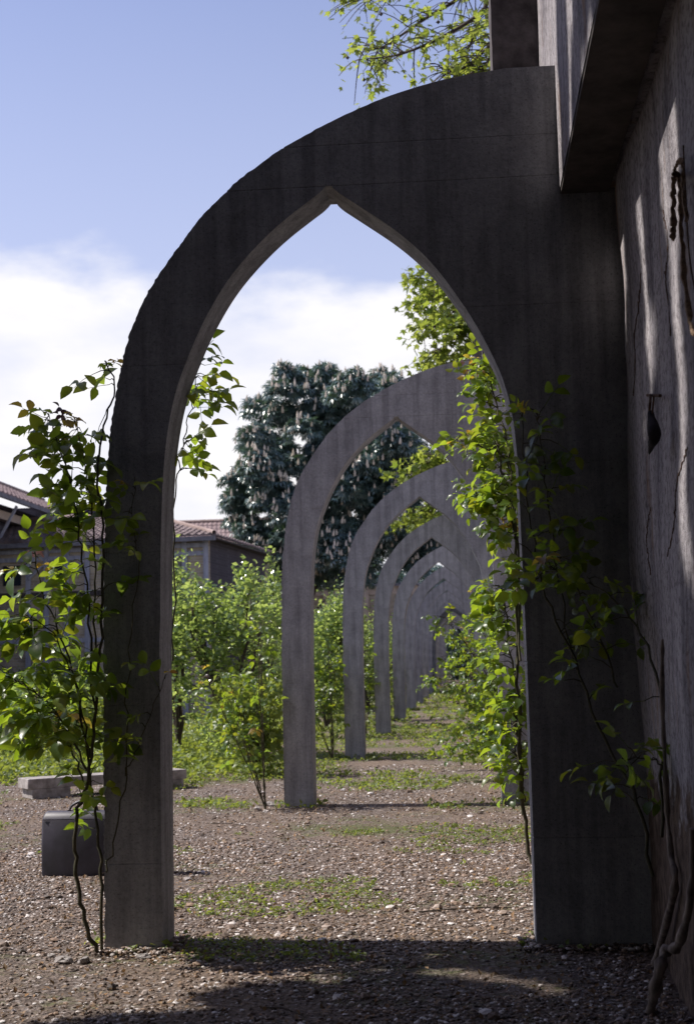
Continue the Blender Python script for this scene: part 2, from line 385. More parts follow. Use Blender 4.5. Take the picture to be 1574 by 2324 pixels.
def make_arch(k):
    y = D1 + SP * k
    e = empty('pointed_arch', (0, y, 0), lab.get(k, 'one of the small distant pointed arches crowding towards the end of the row'), 'arch', 'row of pointed concrete arches')
    v = k % 3
    if v not in archsegs:
        ms = []
        for V, F in arch_segments(17.3 * v + 2):
            V = np.array(V); V[:, 1] -= D1; mb = MB().add(V, F); ms.append(mb.mesh('cast_segment', M_conc))
        archsegs[v] = ms
    for me in archsegs[v]: obj('cast_segment', me, e)
    return e
for k in range(NAR): make_arch(k)

# ------------------------------------------------------------------ long wall on the right
wl = empty('plastered_wall', (XL_, 0, 0), 'long stained pale plaster wall that the arches spring from, its upper storey overhanging', 'wall')
ZO = atY(1269, 432, D1)[2]                          # underside of the overhang
Y0, Y1 = -8, D1 + SP * NAR
def wallgrid(x, z0, z1, y0, y1, amp, seed, thick):
    ys = np.concatenate([np.arange(y0, 14, .12), np.arange(14, y1 + 4, 4)]); zs = np.arange(z0, z1 + .1, .12)
    V = []; nn = len(zs)
    for y in ys:
        for z in zs:
            V.append((x - amp * (noise.noise(Vector((y * .8, z * .8, seed))) + .35 * noise.noise(Vector((y * 3.5, z * 3.5, seed)))), y, z))
    F = [(i * nn + j, i * nn + j + 1, (i + 1) * nn + j + 1, (i + 1) * nn + j) for i in range(len(ys) - 1) for j in range(nn - 1)]
    m = MB().add(V, F); m.box((x + .03, y0, z0), (x + thick, y1 + 4, z1)); return m
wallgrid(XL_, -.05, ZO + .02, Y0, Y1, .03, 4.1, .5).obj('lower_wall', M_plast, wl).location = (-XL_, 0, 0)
o = wallgrid(XU, ZO, 6.9, Y0, Y1, .008, 9.3, .8)
MB().box((XU + .004 - XL_, Y0, ZO - .02), (-.04, Y1, ZO + .05)).obj('soffit_shade', M_timberd_shade, wl)  # near-black sheet under the overhang, its shade put into the colour
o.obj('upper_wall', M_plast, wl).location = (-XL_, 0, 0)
# piers standing on the wall behind each arch
pl = atY(1115, 90, D1 + 1.15)[0]; 
for k in range(NAR):
    if k > 9: break
    y = D1 + SP * k + 1.15
    m = MB(); zb = ZTOP - .25
    prev = None
    V = []; zs = np.arange(zb, 6.95, .08)
    for z in zs:
        w = .012 * noise.noise(Vector((z * 9, k, 0)))
        V += [(pl + w, y - w, z), (XU + .01, y, z), (XU + .01, y + .45, z), (pl + w, y + .45, z)]
    F = [(4 * i + a, 4 * i + (a + 1) % 4, 4 * i + 4 + (a + 1) % 4, 4 * i + 4 + a) for i in range(len(zs) - 1) for a in range(4)]
    F += [(3, 2, 1, 0), tuple(4 * (len(zs) - 1) + a for a in range(4))]
    m.add(V, F); m.obj('pier', M_dstone, wl).location = (-XL_, 0, 0)


# ------------------------------------------------------------------ leaf templates
def fan(V, F): return np.array(V, float), np.array(F, int)
def ovate(w=.33, fold=.10, droop=.12):
    """one leaflet: base at origin, tip at y = 1, folded along the midrib"""
    ys = [0, .22, .5, .78, 1.0]; ws = [0.02, .75, 1.0, .62, 0.0]
    V = []; F = []
    for y, a in zip(ys, ws):
        z = -droop * y * y * 1.6 + .06 * math.sin(y * 3)
        V += [(-w * a, y, z + fold * a), (0, y, z), (w * a, y, z + fold * a)]
    for i in range(4):
        o = 3 * i; F += [(o, o + 1, o + 4), (o, o + 4, o + 3), (o + 1, o + 2, o + 5), (o + 1, o + 5, o + 4)]
    return fan(V, F)
def rotz(V, a): c, s = math.cos(a), math.sin(a); return V @ np.array([[c, s, 0], [-s, c, 0], [0, 0, 1]])
def rotx(V, a): c, s = math.cos(a), math.sin(a); return V @ np.array([[1, 0, 0], [0, c, s], [0, -s, c]])
def roty(V, a): c, s = math.cos(a), math.sin(a); return V @ np.array([[c, 0, -s], [0, 1, 0], [s, 0, c]])
def compound(seed, n=5, curl=.25):
    """pinnate rose leaf: n leaflets on a thin rachis, total length about 1"""
    r = random.Random(seed); mb = MB()
    mb.tube([(0, 0, 0), (0, .28, .02), (0, .60, -curl * .1)], [.010, .008, .006], 3)
    spots = [(0, .60, 0)] + ([(s, .40, 1) for s in (-1, 1)]) + ([(s, .20, 1) for s in (-1, 1)] if n == 5 else [])
    for sd, y, side in spots:
        V, F = ovate(r.uniform(.30, .37), r.uniform(.04, .16), r.uniform(.05, .28))
        L_ = r.uniform(.38, .46) * (1.0 if not side else .9)
        V = V * L_; V = roty(V, r.uniform(-.5, .5)); V = rotx(V, r.uniform(-.5, .15))
        if side: V = rotz(V, -sd * r.uniform(.95, 1.35))
        mb.add(V + np.array([sd * .01, y, 0]), F)
    return np.vstack(mb.V), np.vstack(mb.F)
T_comp = [compound(i, 5 if i % 3 else 3, .3) for i in range(7)]
T_small = fan([(0, 0, 0), (-.32, .45, .06), (0, .5, -.02), (.32, .45, .06), (0, 1, -.12)], [(0, 2, 1), (0, 3, 2), (1, 2, 4), (2, 3, 4)])
def palmate(n=7, w=.13, droop=.5):
    mb = MB()
    for i in range(n):
        a = (i - (n - 1) / 2) * .62; l = 1 - .09 * abs(i - (n - 1) / 2)
        V = np.array([(0, 0, 0), (-w, .62 * l, -droop * .25), (0, .5 * l, -.03), (w, .62 * l, -droop * .25), (0, l, -droop)])
        mb.add(rotz(V, a), [(0, 2, 1), (0, 3, 2), (1, 2, 4), (2, 3, 4)])
    return np.vstack(mb.V), np.vstack(mb.F)
T_palm = palmate()
def lobed():
    V = [(0, 0, 0)]; 
    for i, (a, r_) in enumerate([(-1.9, .45), (-1.35, .30), (-.95, .80), (-.5, .45), (0, 1.0), (.5, .45), (.95, .80), (1.35, .30), (1.9, .45)]):
        V.append((math.sin(a) * r_, .25 + math.cos(a) * r_ * .8, -.12 * r_ + .05 * (i % 2)))
    return fan(V, [(0, i + 1, i) for i in range(1, 9)])
T_lobe = lobed()

def leafcloud(mb, tp, pts, size, jit=.35, up=.6, out=None, droop=0.0):
    """add one leaf of template tp per point"""
    n = len(pts)
    D = randdir(n); D[:, 2] = D[:, 2] * .6 - droop
    if out is not None: D = D + out * .8
    U = randdir(n) * (1 - up) + np.array([0, 0, 1]) * up
    sc = size * (1 + jit * R.uniform(-1, 1, n))
    V, F = scatter(tp, frames(D, U), sc, pts); mb.add(V, F)

# ------------------------------------------------------------------ roses
rose_meshes = {}
def rose_leaf_mesh(i, mat):
    key = (i, mat.name)
    if key not in rose_meshes:
        V, F = T_comp[i]; rose_meshes[key] = mesh_np('leaf', V, F, mat, True)
    return rose_meshes[key]
def rose(label, stems, groups, nleaf, size, single=280, seed=1, cat='climbing rose', avoid=None, grp='climbing roses on the arch legs', base=None, out=None, t0=.25, spread=.10):
    """stems: list of world polylines with a base radius; leaves hang on short shoots beside them"""
    rr = np.random.RandomState(seed)
    base = np.array(stems[0][0][0]) if base is None else np.array(base)
    e = empty('climbing_rose', base, label, cat, grp)
    pts = []; T = []
    for P, rad, wgt in stems:
        P = spline(P, max(8, 5 * len(P))); P[1:] += rr.normal(size=P[1:].shape) * .006
        mb = MB().tube(P - base, np.linspace(rad, rad * .35, len(P)), 6); mb.obj('stem', M_stem, e, True)
        pts.append(P); T.append(wgt)
    T = np.array(T, float); T /= T.sum()
    twig = MB(); rest = MB(); cnt = 0
    for i in range(nleaf):
        P = pts[rr.choice(len(pts), p=T)]
        u = t0 + (1 - t0) * rr.rand() ** .8; k = u * (len(P) - 1); a = int(min(k, len(P) - 2)); q = P[a] + (P[a + 1] - P[a]) * (k - a)
        d = rr.normal(size=3); d[2] = d[2] * .45 + .25
        if out is not None: d = d + np.array(out) * rr.uniform(.2, 1.3)
        d = d / np.linalg.norm(d)
        off = rr.uniform(.02, spread); q2 = q + d * off
        if avoid is not None and avoid(q2, d): continue
        twig.tube([q - base, (q + q2) / 2 - base + (0, 0, .01), q2 - base], [.0035, .003, .002], 3)
        dd = d.copy(); dd[2] -= rr.uniform(-.15, .6); dd /= np.linalg.norm(dd)
        upv = np.array([0, 0, 1.]) + rr.normal(size=3) * .55
        Rm = frames(dd[None], upv[None])[0]; s = size * rr.uniform(.7, 1.25)
        young = u > .93 and rr.rand() < .6
        mat = M_rose
        if rr.rand() < .02 or (young and rr.rand() < .35): mat = M_roseyoung
        elif young and rr.rand() < .4: mat = M_rosered
        v = rr.randint(len(T_comp))
        if cnt < single:
            o = obj('leaf', rose_leaf_mesh(v, mat), e)
            Mx = Matrix([list(Rm[r] * s * (.7 if young else 1)) + [float((q2 - base)[r])] for r in range(3)] + [[0, 0, 0, 1]]); o.matrix_local = Mx
        else:
            V, F = scatter(T_comp[v], Rm[None], s, (q2 - base)[None]); rest.add(V, F)
        cnt += 1
    twig.obj('twigs', M_stem, e, kind='stuff')
    if rest.V: rest.obj('foliage', M_rose, e, True, 'stuff')
    return e
def L3(pp, Y): return [atY(x, y, Y if np.isscalar(Y) else Y[i]) for i, (x, y) in enumerate(pp)]
clearA = lambda q, d: (ox[2] - .0 < q[0] < ix[2] + .02 and D1 - .02 < q[1] < D1 + TH + .02) or (ox[2] < (q + d * .15)[0] < ix[2] and D1 < (q + d * .15)[1] < D1 + TH)
st = [
    (L3([(218, 2158), (186, 2060), (172, 1950), (178, 1850), (195, 1780), (214, 1650), (224, 1500), (232, 1350), (236, 1200), (222, 1080), (238, 960), (262, 890), (240, 815)], [7.1] + [7.05] * 9 + [7.25, 7.35, 7.4]), .012, 1.3),
    (L3([(231, 2155), (229, 2000), (222, 1900), (205, 1780), (180, 1600), (150, 1480), (110, 1380), (75, 1240)], 7.15), .010, 1.2),
    (L3([(215, 1640), (205, 1420), (185, 1250), (170, 1130), (140, 1030), (112, 940)], 7.1), .007, .9),
    (L3([(215, 1560), (214, 1380), (214, 1200), (196, 1080), (176, 950)], 7.2), .007, .9),
    (L3([(200, 1750), (150, 1650), (90, 1580), (20, 1530)], [7.1, 7.0, 6.95, 6.9]), .007, .7),
    (L3([(195, 1800), (165, 1710), (110, 1640), (70, 1600)], [7.1, 7.1, 7.2, 7.2]), .006, .5),
    (L3([(205, 1720), (170, 1560), (120, 1440), (60, 1400)], [7.1, 7.1, 7.0, 7.0]), .006, .7),
]
rose('climbing rose with big sunlit yellow-green leaves against the left leg of the nearest arch', st, None, 245, .225, 290, 3, avoid=clearA, out=(-.4, -.05, 0))
st = [(L3([(240, 1980), (262, 1900), (285, 1760), (290, 1600), (300, 1400), (318, 1290), (300, 1180), (306, 1080)], [7.15, 7.12, 7.12, 7.12, 7.1, 7.08, 7.08, 7.05]), .005, 1),
      (L3([(285, 1760), (310, 1700), (350, 1600), (372, 1540)], [7.12, 7.1, 7.06, 7.04]), .004, .3)]
rose('thin dark rose shoots trailing over the front face of the nearest left leg', st, None, 16, .17, 290, 8, avoid=lambda q, d: q[1] > D1 - .03, out=(0, -.8, 0), spread=.05, t0=.15)
st = [(L3([(392, 1500), (394, 1300), (400, 1120), (410, 1040), (425, 960), (440, 900), (450, 800)], [7.56, 7.56, 7.6, 7.62, 7.64, 7.66, 7.7]), .006, 1)]
rose('rose spray sticking out behind the nearest left leg against the white cloud', st, None, 34, .20, 290, 12, out=(.5, .2, 0), t0=.42, spread=.07,
     avoid=lambda q, d: q[0] + d[0] * .2 < atY(402, 1000, 7.6)[0])
# right-hand roses: sunlit behind the nearest right leg
st = [(L3([(1206, 1960), (1188, 1850), (1176, 1600), (1172, 1350), (1165, 1180), (1140, 1080), (1120, 960), (1100, 850), (1092, 815)], [8.2, 8.2, 8.1, 8.1, 8.1, 8.1, 8.2, 8.3, 8.4]), .012, .8),
      (L3([(1180, 1500), (1172, 1200), (1150, 1050), (1080, 1010), (1030, 1000)], [8.0, 8.1, 8.2, 8.3, 8.4]), .007, 1.1),
      (L3([(1180, 1400), (1160, 1180), (1120, 1130), (1080, 1120)], [8.0, 8.1, 8.2, 8.3]), .006, .8),
      (L3([(1165, 1180), (1150, 1010), (1120, 900), (1110, 830)], [7.9, 8.0, 8.1, 8.1]), .006, .9),
      (L3([(1185, 1850), (1180, 1700), (1160, 1500), (1150, 1400), (1135, 1330)], 8.3), .008, 1.1),
      (L3([(1190, 1820), (1175, 1740), (1165, 1640), (1175, 1560)], 8.2), .006, .7)]
clearR = lambda q, d: (q[0] > jx[2] - .02 and D1 - .05 < q[1] < D1 + TH + .03) or q[0] > XL_ - .03 or q[0] + .13 * d[0] < atY(985, 1000, 8.2)[0]
rose('bright green rose hanging along the right edge of the nearest arch opening', st, None, 430, .155, 290, 21, avoid=clearR, out=(-.25, 0, -.1), t0=.12, spread=.10)
st = []
for i in range(12):
    bx = atG(1160 + 8 * (i % 3), 1800 - 26 * (i % 4)); ye = bx[1] + R.uniform(-.6, .8)
    tip = [(1010, 1400), (1040, 1440), (975, 1530), (1000, 1490), (1100, 1350), (1080, 1410), (1010, 1660), (1050, 1600), (1130, 1360), (1020, 1700), (1120, 1560), (1020, 1560)][i]
    P = atY(*tip, ye); mid = (bx + P) / 2 + np.array([.12, 0, .28]); st.append(([bx, mid * .5 + bx * .5 + (.05, 0, .1), mid, P], .009, 1))
rose('wide arching bright yellow-green bush leaning into the passage beyond the nearest right leg', st, None, 1500, .15, 295, 33, cat='rose bush',
     avoid=lambda q, d: q[0] > XL_ - .03, out=(-.2, -.1, -.25), t0=.22, spread=.20)
# shaded vine over the nearest right leg
st = [(L3([(1480, 1990), (1440, 1800), (1380, 1700), (1300, 1500), (1230, 1330), (1200, 1150), (1180, 900)], [6.6, 6.7, 6.8, 6.9, 7.0, 7.08, 7.1]), .009, 1),
      (L3([(1500, 1900), (1500, 1600), (1440, 1420), (1380, 1350), (1330, 1310)], [6.3, 6.3, 6.6, 6.7, 6.8]), .008, .8),
      (L3([(1510, 1750), (1470, 1720), (1400, 1730)], [6.2, 6.2, 6.2]), .005, .5),
      (L3([(1400, 1560), (1340, 1400), (1270, 1290), (1205, 1320)], [6.9, 6.9, 6.9, 6.8]), .005, .8),
      (L3([(1300, 1500), (1250, 1200), (1230, 1030), (1215, 930)], [7.0, 7.1, 7.1, 7.1]), .005, .8)]
rose('dark climbing rose in deep shade across the right leg of the nearest arch', st, None, 95, .19, 290, 44, avoid=lambda q, d: q[1] > D1 - .04 or q[0] > XL_ - .06, out=(-.2, -.6, 0), t0=.05, spread=.12)
# its old trunk against the foot of the wall
tr = empty('vine_trunk', atG(1478, 2292), 'pale knotty old vine trunk twisting up the foot of the wall at right', 'vine')
b0 = np.array(tr.location)
P = np.array([atG(1474, 2300), atY(1492, 2215, 5.7), atY(1508, 2160, 5.75), atY(1534, 2150, 5.7), atY(1550, 2110, 5.6), atY(1562, 2060, 5.5), atY(1574, 1990, 5.45), atY(1590, 1880, 5.4)]); P[:, 0] = np.minimum(P[:, 0], XL_ - .04)
MB().tube(spline(P, 30) - b0, np.linspace(.024, .012, 30) * (1 + .35 * R.uniform(-1, 1, 30)), 8).obj('trunk', M_pbark, tr, True)
P = np.array([atG(1560, 2190), atY(1546, 2020, 6.0), atY(1538, 1940, 6.05), atY(1522, 1850, 6.1), atY(1517, 1750, 6.1), atY(1526, 1600, 6.1), atY(1545, 1450, 6.0)]); P[:, 0] = np.minimum(P[:, 0], XL_ - .035)
MB().tube(spline(P, 30) - b0, np.linspace(.017, .007, 30) * (1 + .4 * R.uniform(-1, 1, 30)), 8).obj('branch', M_pbark, tr, True)

# roses at the left legs of the further arches
for k in (1, 2, 3, 4, 5):
    Y = D1 + SP * k - .1; bx = ox[2] - .12; st = []
    n = 7
    for i in range(n):
        a = R.uniform(-1, .15); tipx = bx + a * .9 if k == 1 else bx + a * .7
        h = R.uniform(1.0, 1.9); P0 = np.array([bx - .05, Y - .05, 0]); P3 = np.array([tipx, Y + R.uniform(-.35, .35), h])
        st.append(([P0, P0 * .6 + P3 * .4 + (0, 0, .05), P3], .008, 1))
    rose({1: 'low rose with bare lower stems at the foot of the second arch leg', 2: 'leafy rose beside the left leg of the third arch', 3: 'dark leafy rose half hidden beside the fourth left leg', 4: 'small rose poking past the fifth left leg', 5: 'tiny rose past the sixth left leg'}[k],
         st, None, 105 if k == 1 else 130, .17, 0 if k > 1 else 200, 50 + k, t0=.42, spread=.14, cat='rose bush', out=(-.2, 0, -.1))
# small rose by the third right leg, mid passage
P0 = atG(990, 1600); st = []
for i in range(5):
    st.append(([P0 + (.5, 0, 0), P0 + (.35, 0, .7), P0 + (R.uniform(-.3, .3), R.uniform(-.5, .5), R.uniform(.6, 1.3))], .01, 1))

# ------------------------------------------------------------------ shrubs, trees
def shrub(label, base, h, rx, ry, nleaf, size, nst=4, mat=None, name='shrub', cat='shrub', grp='bushes in the garden left of the arches', tp=None, low=.15, seed=0, up=.30, lean=(0, 0), clump=.16):
    rr = np.random.RandomState(seed + 100); base = np.array(base, float)
    e = empty(name, base, label, cat, grp)
    tips = []; 
    for i in range(nst):
        a = rr.uniform(0, 6.28); q = np.array([math.cos(a) * rx * .6 + lean[0], math.sin(a) * ry * .6 + lean[1], h * rr.uniform(.75, 1.0)])
        P = spline([(0, 0, 0), q * (.35, .35, .4), q * (.8, .8, .75), q], 12); P[1:-1] += rr.normal(size=P[1:-1].shape) * .02
        MB().tube(P, np.linspace(.016 * h, .004 * h, 12), 5).obj('stem', M_bark, e, True); tips.append(P)
    # clumps hung on side shoots
    nc = max(12, nleaf // 26); C = []
    sh = MB()
    for i in range(nc):
        P = tips[rr.randint(nst)]; k = int(len(P) * (low + (1 - low) * rr.rand() ** .8)); k = min(k, len(P) - 1)
        z = P[k][2] / h; w = math.sin(min(1, max(0.12, (z * .92 + .05))) * math.pi) ** .6
        a = rr.uniform(0, 6.28); r_ = math.sqrt(rr.rand()) * w
        c = P[k] + np.array([math.cos(a) * r_ * rx * .75, math.sin(a) * r_ * ry * .75, rr.uniform(-.05, .16) * h]); C.append(c)
        sh.tube([P[k], (P[k] + c) / 2 + (0, 0, .03), c], [.006, .004, .002], 3)
    sh.obj('twigs', M_bark, e, kind='stuff')
    C = np.array(C); idx = rr.randint(len(C), size=nleaf)
    pts = C[idx] + rr.normal(size=(nleaf, 3)) * np.array([rx, ry, h * .5]) * clump
    pts = pts[pts[:, 2] > .05]
    mb = MB(); leafcloud(mb, T_small if tp is None else tp, pts, size, .35, up)
    mb.obj('foliage', mat or M_shrub, e, kind='stuff'); return e
# middle bushes seen between the first and second left legs
def gpt(px, py): return atG(px, py)
shrub('tall slender young bush right behind the nearest left leg, top against the dark shed', atG(405, 1715), 2.95, .36, .4, 2600, .075, 3, seed=1, low=.3)
shrub('broad sunlit bush full of small glinting leaves between the first two left legs', atG(525, 1722), 2.6, 1.1, .8, 5600, .092, 8, seed=2, clump=.075)
shrub('pointed pale green bush whose top reaches the dark trunk of the chestnut tree', atG(596, 1680), 3.0, 0.55, .6, 4200, .085, 5, seed=3, low=.2, clump=.08)
shrub('low bright bush with large yellow-green leaves in front of the second left leg', atG(590, 1760), 1.25, .55, .5, 1500, .10, 5, seed=4, mat=M_weed)
shrub('small dark bush squatting by the path behind the second leg shrub', atG(530, 1742), .75, .45, .4, 1500, .06, 4, seed=5)
for i, (px, py, h, rx, n) in enumerate([(742, 1655, 2.7, .8, 5200), (700, 1640, 2.6, 1.0, 5000), (835, 1610, 2.6, .8, 3600), (880, 1590, 2.7, .9, 2800), (770, 1600, 3.2, 1.2, 4000)]):
    shrub(['leafy bush filling the gap between the second and third left legs', 'bush glimpsed just left of the second leg, further back', 'bright leafy bush between the third and fourth left legs',
           'bush showing as a thin sliver right of the fourth leg', 'taller bush with a curved leafy top below the brick pillars'][i], atG(px, py), h, rx, rx, n, .095, 5, seed=10 + i)
# left edge greenery
for i, (px, py, h, rx, n, sz) in enumerate([(40, 1690, 1.15, 1.3, 4500, .09), (150, 1700, 1.0, 1.2, 4000, .09), (-40, 1720, 1.1, 1.2, 3500, .09), (200, 1660, 1.1, 1.3, 3500, .09), (100, 1640, 1.3, 1.8, 4500, .11)]):
    shrub(['low spreading bush at the far left under the rose leaves', 'low green bush behind the grey stone block', 'low bush cut by the left edge of the photo', 'low bush against the nearest left leg, behind the rose', 'low hedge-like bush in front of the brick shed'][i],
          atG(px, py), h, rx, .8, n, sz, 6, seed=30 + i, mat=M_weed if i < 2 else M_shrub, low=.02)

def tree(name, label, base, trunk_pts, rads, limbs, clumps, tp, size, mat, cat='tree', grp=None, per=300, flowers=0, up=.5, droop=.2, single_flowers=0, bark=None, limbr=.05):
    base = np.array(base, float); e = empty(name, base, label, cat, grp)
    P = spline(trunk_pts, 14) - base; MB().tube(P, np.interp(np.linspace(0, 1, 14), np.linspace(0, 1, len(rads)), rads), 10).obj('trunk', bark or M_bark, e, True)
    for lp in limbs:
        lp = spline(lp, 12) - base; MB().tube(lp, np.linspace(limbr, limbr * .18, 12), 6).obj('limb', bark or M_bark, e, True)
    mb = MB(); outs = []
    for c, r_, wgt in clumps:
        n = int(per * wgt); d = randdir(n); d[:, 2] = np.where(d[:, 2] < -.35, -d[:, 2], d[:, 2])
        rad = R.uniform(.55, 1.05, n)[:, None]; p = np.array(c) - base + d * rad * np.array(r_)
        leafcloud(mb, tp, p, size, .3, up, d, droop); outs.append((p, d))
    mb.obj('crown', mat, e, kind='stuff'); return e, outs

# horse chestnut
CB = np.array([-7.8, 68, 0.0])
def cw(px, py, Y=40): return atY(px, py, Y * 1.68)
rr = np.random.RandomState(5); cl = []
for (px, py, r0) in [(650, 880, 50), (700, 880, 62), (770, 880, 62), (840, 892, 56), (620, 950, 60), (690, 960, 70), (780, 960, 80), (860, 960, 70), (600, 1010, 55), (590, 1060, 60),
                     (550, 1090, 42), (530, 1100, 30), (650, 1050, 70), (740, 1060, 85), (830, 1050, 85), (910, 1040, 75), (960, 1040, 50), (580, 1150, 50), (650, 1150, 75), (750, 1160, 90),
                     (850, 1150, 90), (930, 1130, 60), (570, 1210, 46), (530, 1140, 36), (545, 1180, 34), (605, 1110, 50), (620, 1240, 70), (700, 1250, 85), (800, 1250, 90), (890, 1230, 75), (660, 1300, 45), (740, 1310, 55), (820, 1300, 60), (655, 850, 30), (880, 870, 34), (738, 848, 34), (590, 1260, 40), (985, 1180, 40), (990, 1240, 45), (950, 1280, 45)]:
    for s in range(4):
        Y = 40 + rr.uniform(-2.4, 2.4) * (1 if r0 > 45 else .5); r_ = r0 / FPX * Y * 1.68 * rr.uniform(.55, .85)
        c = cw(px + rr.uniform(-.45, .45) * r0, py + rr.uniform(-.4, .4) * r0, Y)
        if c[0] + r_ > -2.0 and c[2] - r_ * .8 < 4.8: c[2] = 4.9 + r_ * .8
        cl.append((c, (r_, r_, r_ * .8), (r_ / 1.35) ** 2))
lim = []
for (px, py, Y) in [(620, 1050, 39), (700, 950, 40), (800, 930, 41), (900, 1050, 40), (660, 1180, 39), (850, 1180, 42), (760, 1050, 38.5)]:
    lim.append([CB + (.2, 0, 3.6), CB * .5 + cw(px, py + 120, Y) * .5 + (0, 0, 1.8), cw(px, py, Y)])
ct, outs = tree('chestnut_tree', 'big round horse chestnut tree in flower, dark green with pale upright flower candles', CB,
                [CB, CB + (.1, 0, 2.5), CB + (0, 0, 5), CB + (.3, 0, 9.5)], [.5, .4, .3, .12], lim, cl, T_palm, .33, M_chest, per=290, up=.62, droop=.15)
fm = MB()
zs = np.linspace(0, 1, 6); prof_ = [.30, .36, .32, .24, .14, .02]
V = []; n = 6
for z, a in zip(zs, prof_):
    for j in range(n):
        an = j / n * 6.283 + z * 2; V.append((math.cos(an) * a * .55, math.sin(an) * a * .55, z))
fm.add(V, [(i * n + j, i * n + (j + 1) % n, (i + 1) * n + (j + 1) % n, (i + 1) * n + j) for i in range(5) for j in range(n)])
fme = fm.mesh('flower_candle', M_flower)
allp = np.vstack([o[0] for o in outs]); alld = np.vstack([o[1] for o in outs])
msk = (alld[:, 1] < .15) & (alld[:, 2] > -.15); cand = allp[msk]
# keep those near the outside of the crown, towards the arches
occ = {}
for q_ in allp: occ[(int(q_[0] / .5 + 99), int(q_[2] / .5))] = min(occ.get((int(q_[0] / .5 + 99), int(q_[2] / .5)), 9), q_[1])
front = np.array([q_[1] - occ[(int(q_[0] / .5 + 99), int(q_[2] / .5))] for q_ in cand])
ordr = np.where(front < .12)[0]; ch = R.choice(ordr, min(520, len(ordr)), replace=False)
restf = MB()
for i, k in enumerate(ch):
    p = cand[k] + np.array([0, -.12, .05]); s = R.uniform(.20, .36)
    if i < 300:
        o = obj('flower_candle', fme, ct, loc=p); o.scale = (s, s, s); o.rotation_euler = (R.uniform(-.25, .25), R.uniform(-.25, .25), R.uniform(0, 6))
    else: restf.add(np.vstack(fm.V) * s + p, np.vstack(fm.F))
restf.obj('flower_candles', M_flower, ct, kind='stuff')

# plane trees behind the wall with sprays over the arches
def planetree(label, base, Htr, sprays, seed, size=.16, nsh=3, pl=.75):
    rr = np.random.RandomState(seed); base = np.array(base, float)
    e = empty('plane_tree', base, label, 'tree', 'plane trees behind the wall')
    top = base + (0, 0, Htr)
    MB().tube(spline([base, base + (.1, .1, Htr * .5), top], 12) - base, np.linspace(.3, .12, 12), 8).obj('trunk', M_pbark, e, True)
    mb = MB(); tw = MB()
    for P in sprays:
        P = [np.array(p, float) for p in P]
        root = base + (0, 0, min(Htr, max(2.5, P[0][2] * .75)))
        Q = spline([root, (root + P[0]) / 2 + (0, 0, .4)] + P, 26)
        MB().tube(Q - base, np.concatenate([np.linspace(.09, .03, 12), np.linspace(.028, .006, 14)]), 6).obj('limb', M_bark, e, True)
        for j in range(9, 26):
            for s in range(nsh):
                d = rr.normal(size=3); d[2] *= .6; d += (Q[j] - Q[j - 1]) / (np.linalg.norm(Q[j] - Q[j - 1]) + 1e-6) * .8; d /= np.linalg.norm(d)
                l = rr.uniform(.3, 1.0) * (1 - .4 * j / 26); q = spline([Q[j], Q[j] + d * l * .5 + (0, 0, .03), Q[j] + d * l + (0, 0, -.08 * l)], 6)
                tw.tube(q - base, np.linspace(.010, .004, 6), 3)
                for u in (2, 4, 5, 5):
                    if rr.rand() < pl:
                        n = rr.randint(2, 5); pp = q[u] - base + rr.normal(size=(n, 3)) * .07
                        leafcloud(mb, T_lobe, pp, size, .3, .4, None, .25)
                if rr.rand() < .05:
                    b = q[-1] - base + (0, 0, -.12); o = np.array([(1, 0, 0), (-1, 0, 0), (0, 1, 0), (0, -1, 0), (0, 0, 1), (0, 0, -1)]) * .03 + b
                    tw.add(o, [(0, 2, 4), (2, 1, 4), (1, 3, 4), (3, 0, 4), (2, 0, 5), (1, 2, 5), (3, 1, 5), (0, 3, 5)]); tw.tube([q[-1] - base, b], .003, 3)
    tw.obj('twigs', M_bark, e, kind='stuff'); mb.obj('crown', M_plane, e, kind='stuff'); return e
Yp = 17
planetree('plane tree with sparse leaves and seed balls spreading over the top of the nearest arch', (5.5, 18, 0), 9,
          [L3([(1180, -60), (1090, 30), (990, 90), (900, 125), (815, 135)], Yp), L3([(1150, -130), (1060, -20), (960, 45), (880, 100), (850, 110)], 18),
           L3([(1220, 60), (1130, 90), (1060, 150), (1010, 165)], 16), L3([(1230, -40), (1130, 40), (1080, 75), (1040, 160)], 17.5),
           L3([(1100, -120), (960, -40), (860, -10), (810, 0)], 19), L3([(1240, 100), (1160, 120), (1110, 140), (1090, 165)], 16)], 3, .09, 3, .3)
sp2 = []
for (x0, y0, x1, y1) in [(1180, 560, 935, 630), (1190, 600, 960, 690), (1200, 640, 960, 760), (1200, 700, 990, 800), (1200, 650, 1000, 700), (1200, 760, 1010, 830), (1150, 600, 985, 650), (1200, 720, 1040, 760)]:
    sp2.append(L3([(x0, y0), ((x0 + x1) / 2, (y0 + y1) / 2 - 25), (x1, y1)], 24 + R.uniform(-1, 1)))
planetree('plane tree in full leaf leaning over the second arch from behind the wall', (5, 25, 0), 8, sp2, 8, .12, 3, .8)
sp3 = []
for (x0, y0, x1, y1, Y) in [(1130, 960, 950, 1065, 28), (1130, 990, 925, 1075, 28), (1130, 1090, 915, 1175, 36), (1110, 1120, 930, 1190, 36), (1100, 1010, 985, 1070, 30)]:
    sp3.append(L3([(x0, y0), ((x0 + x1) / 2, (y0 + y1) / 2 - 12), (x1, y1)], Y))
planetree('plane tree whose lowest pale leaves trail over the third and fourth arches', (5, 35, 0), 6, sp3, 9, .15, 2, .8)

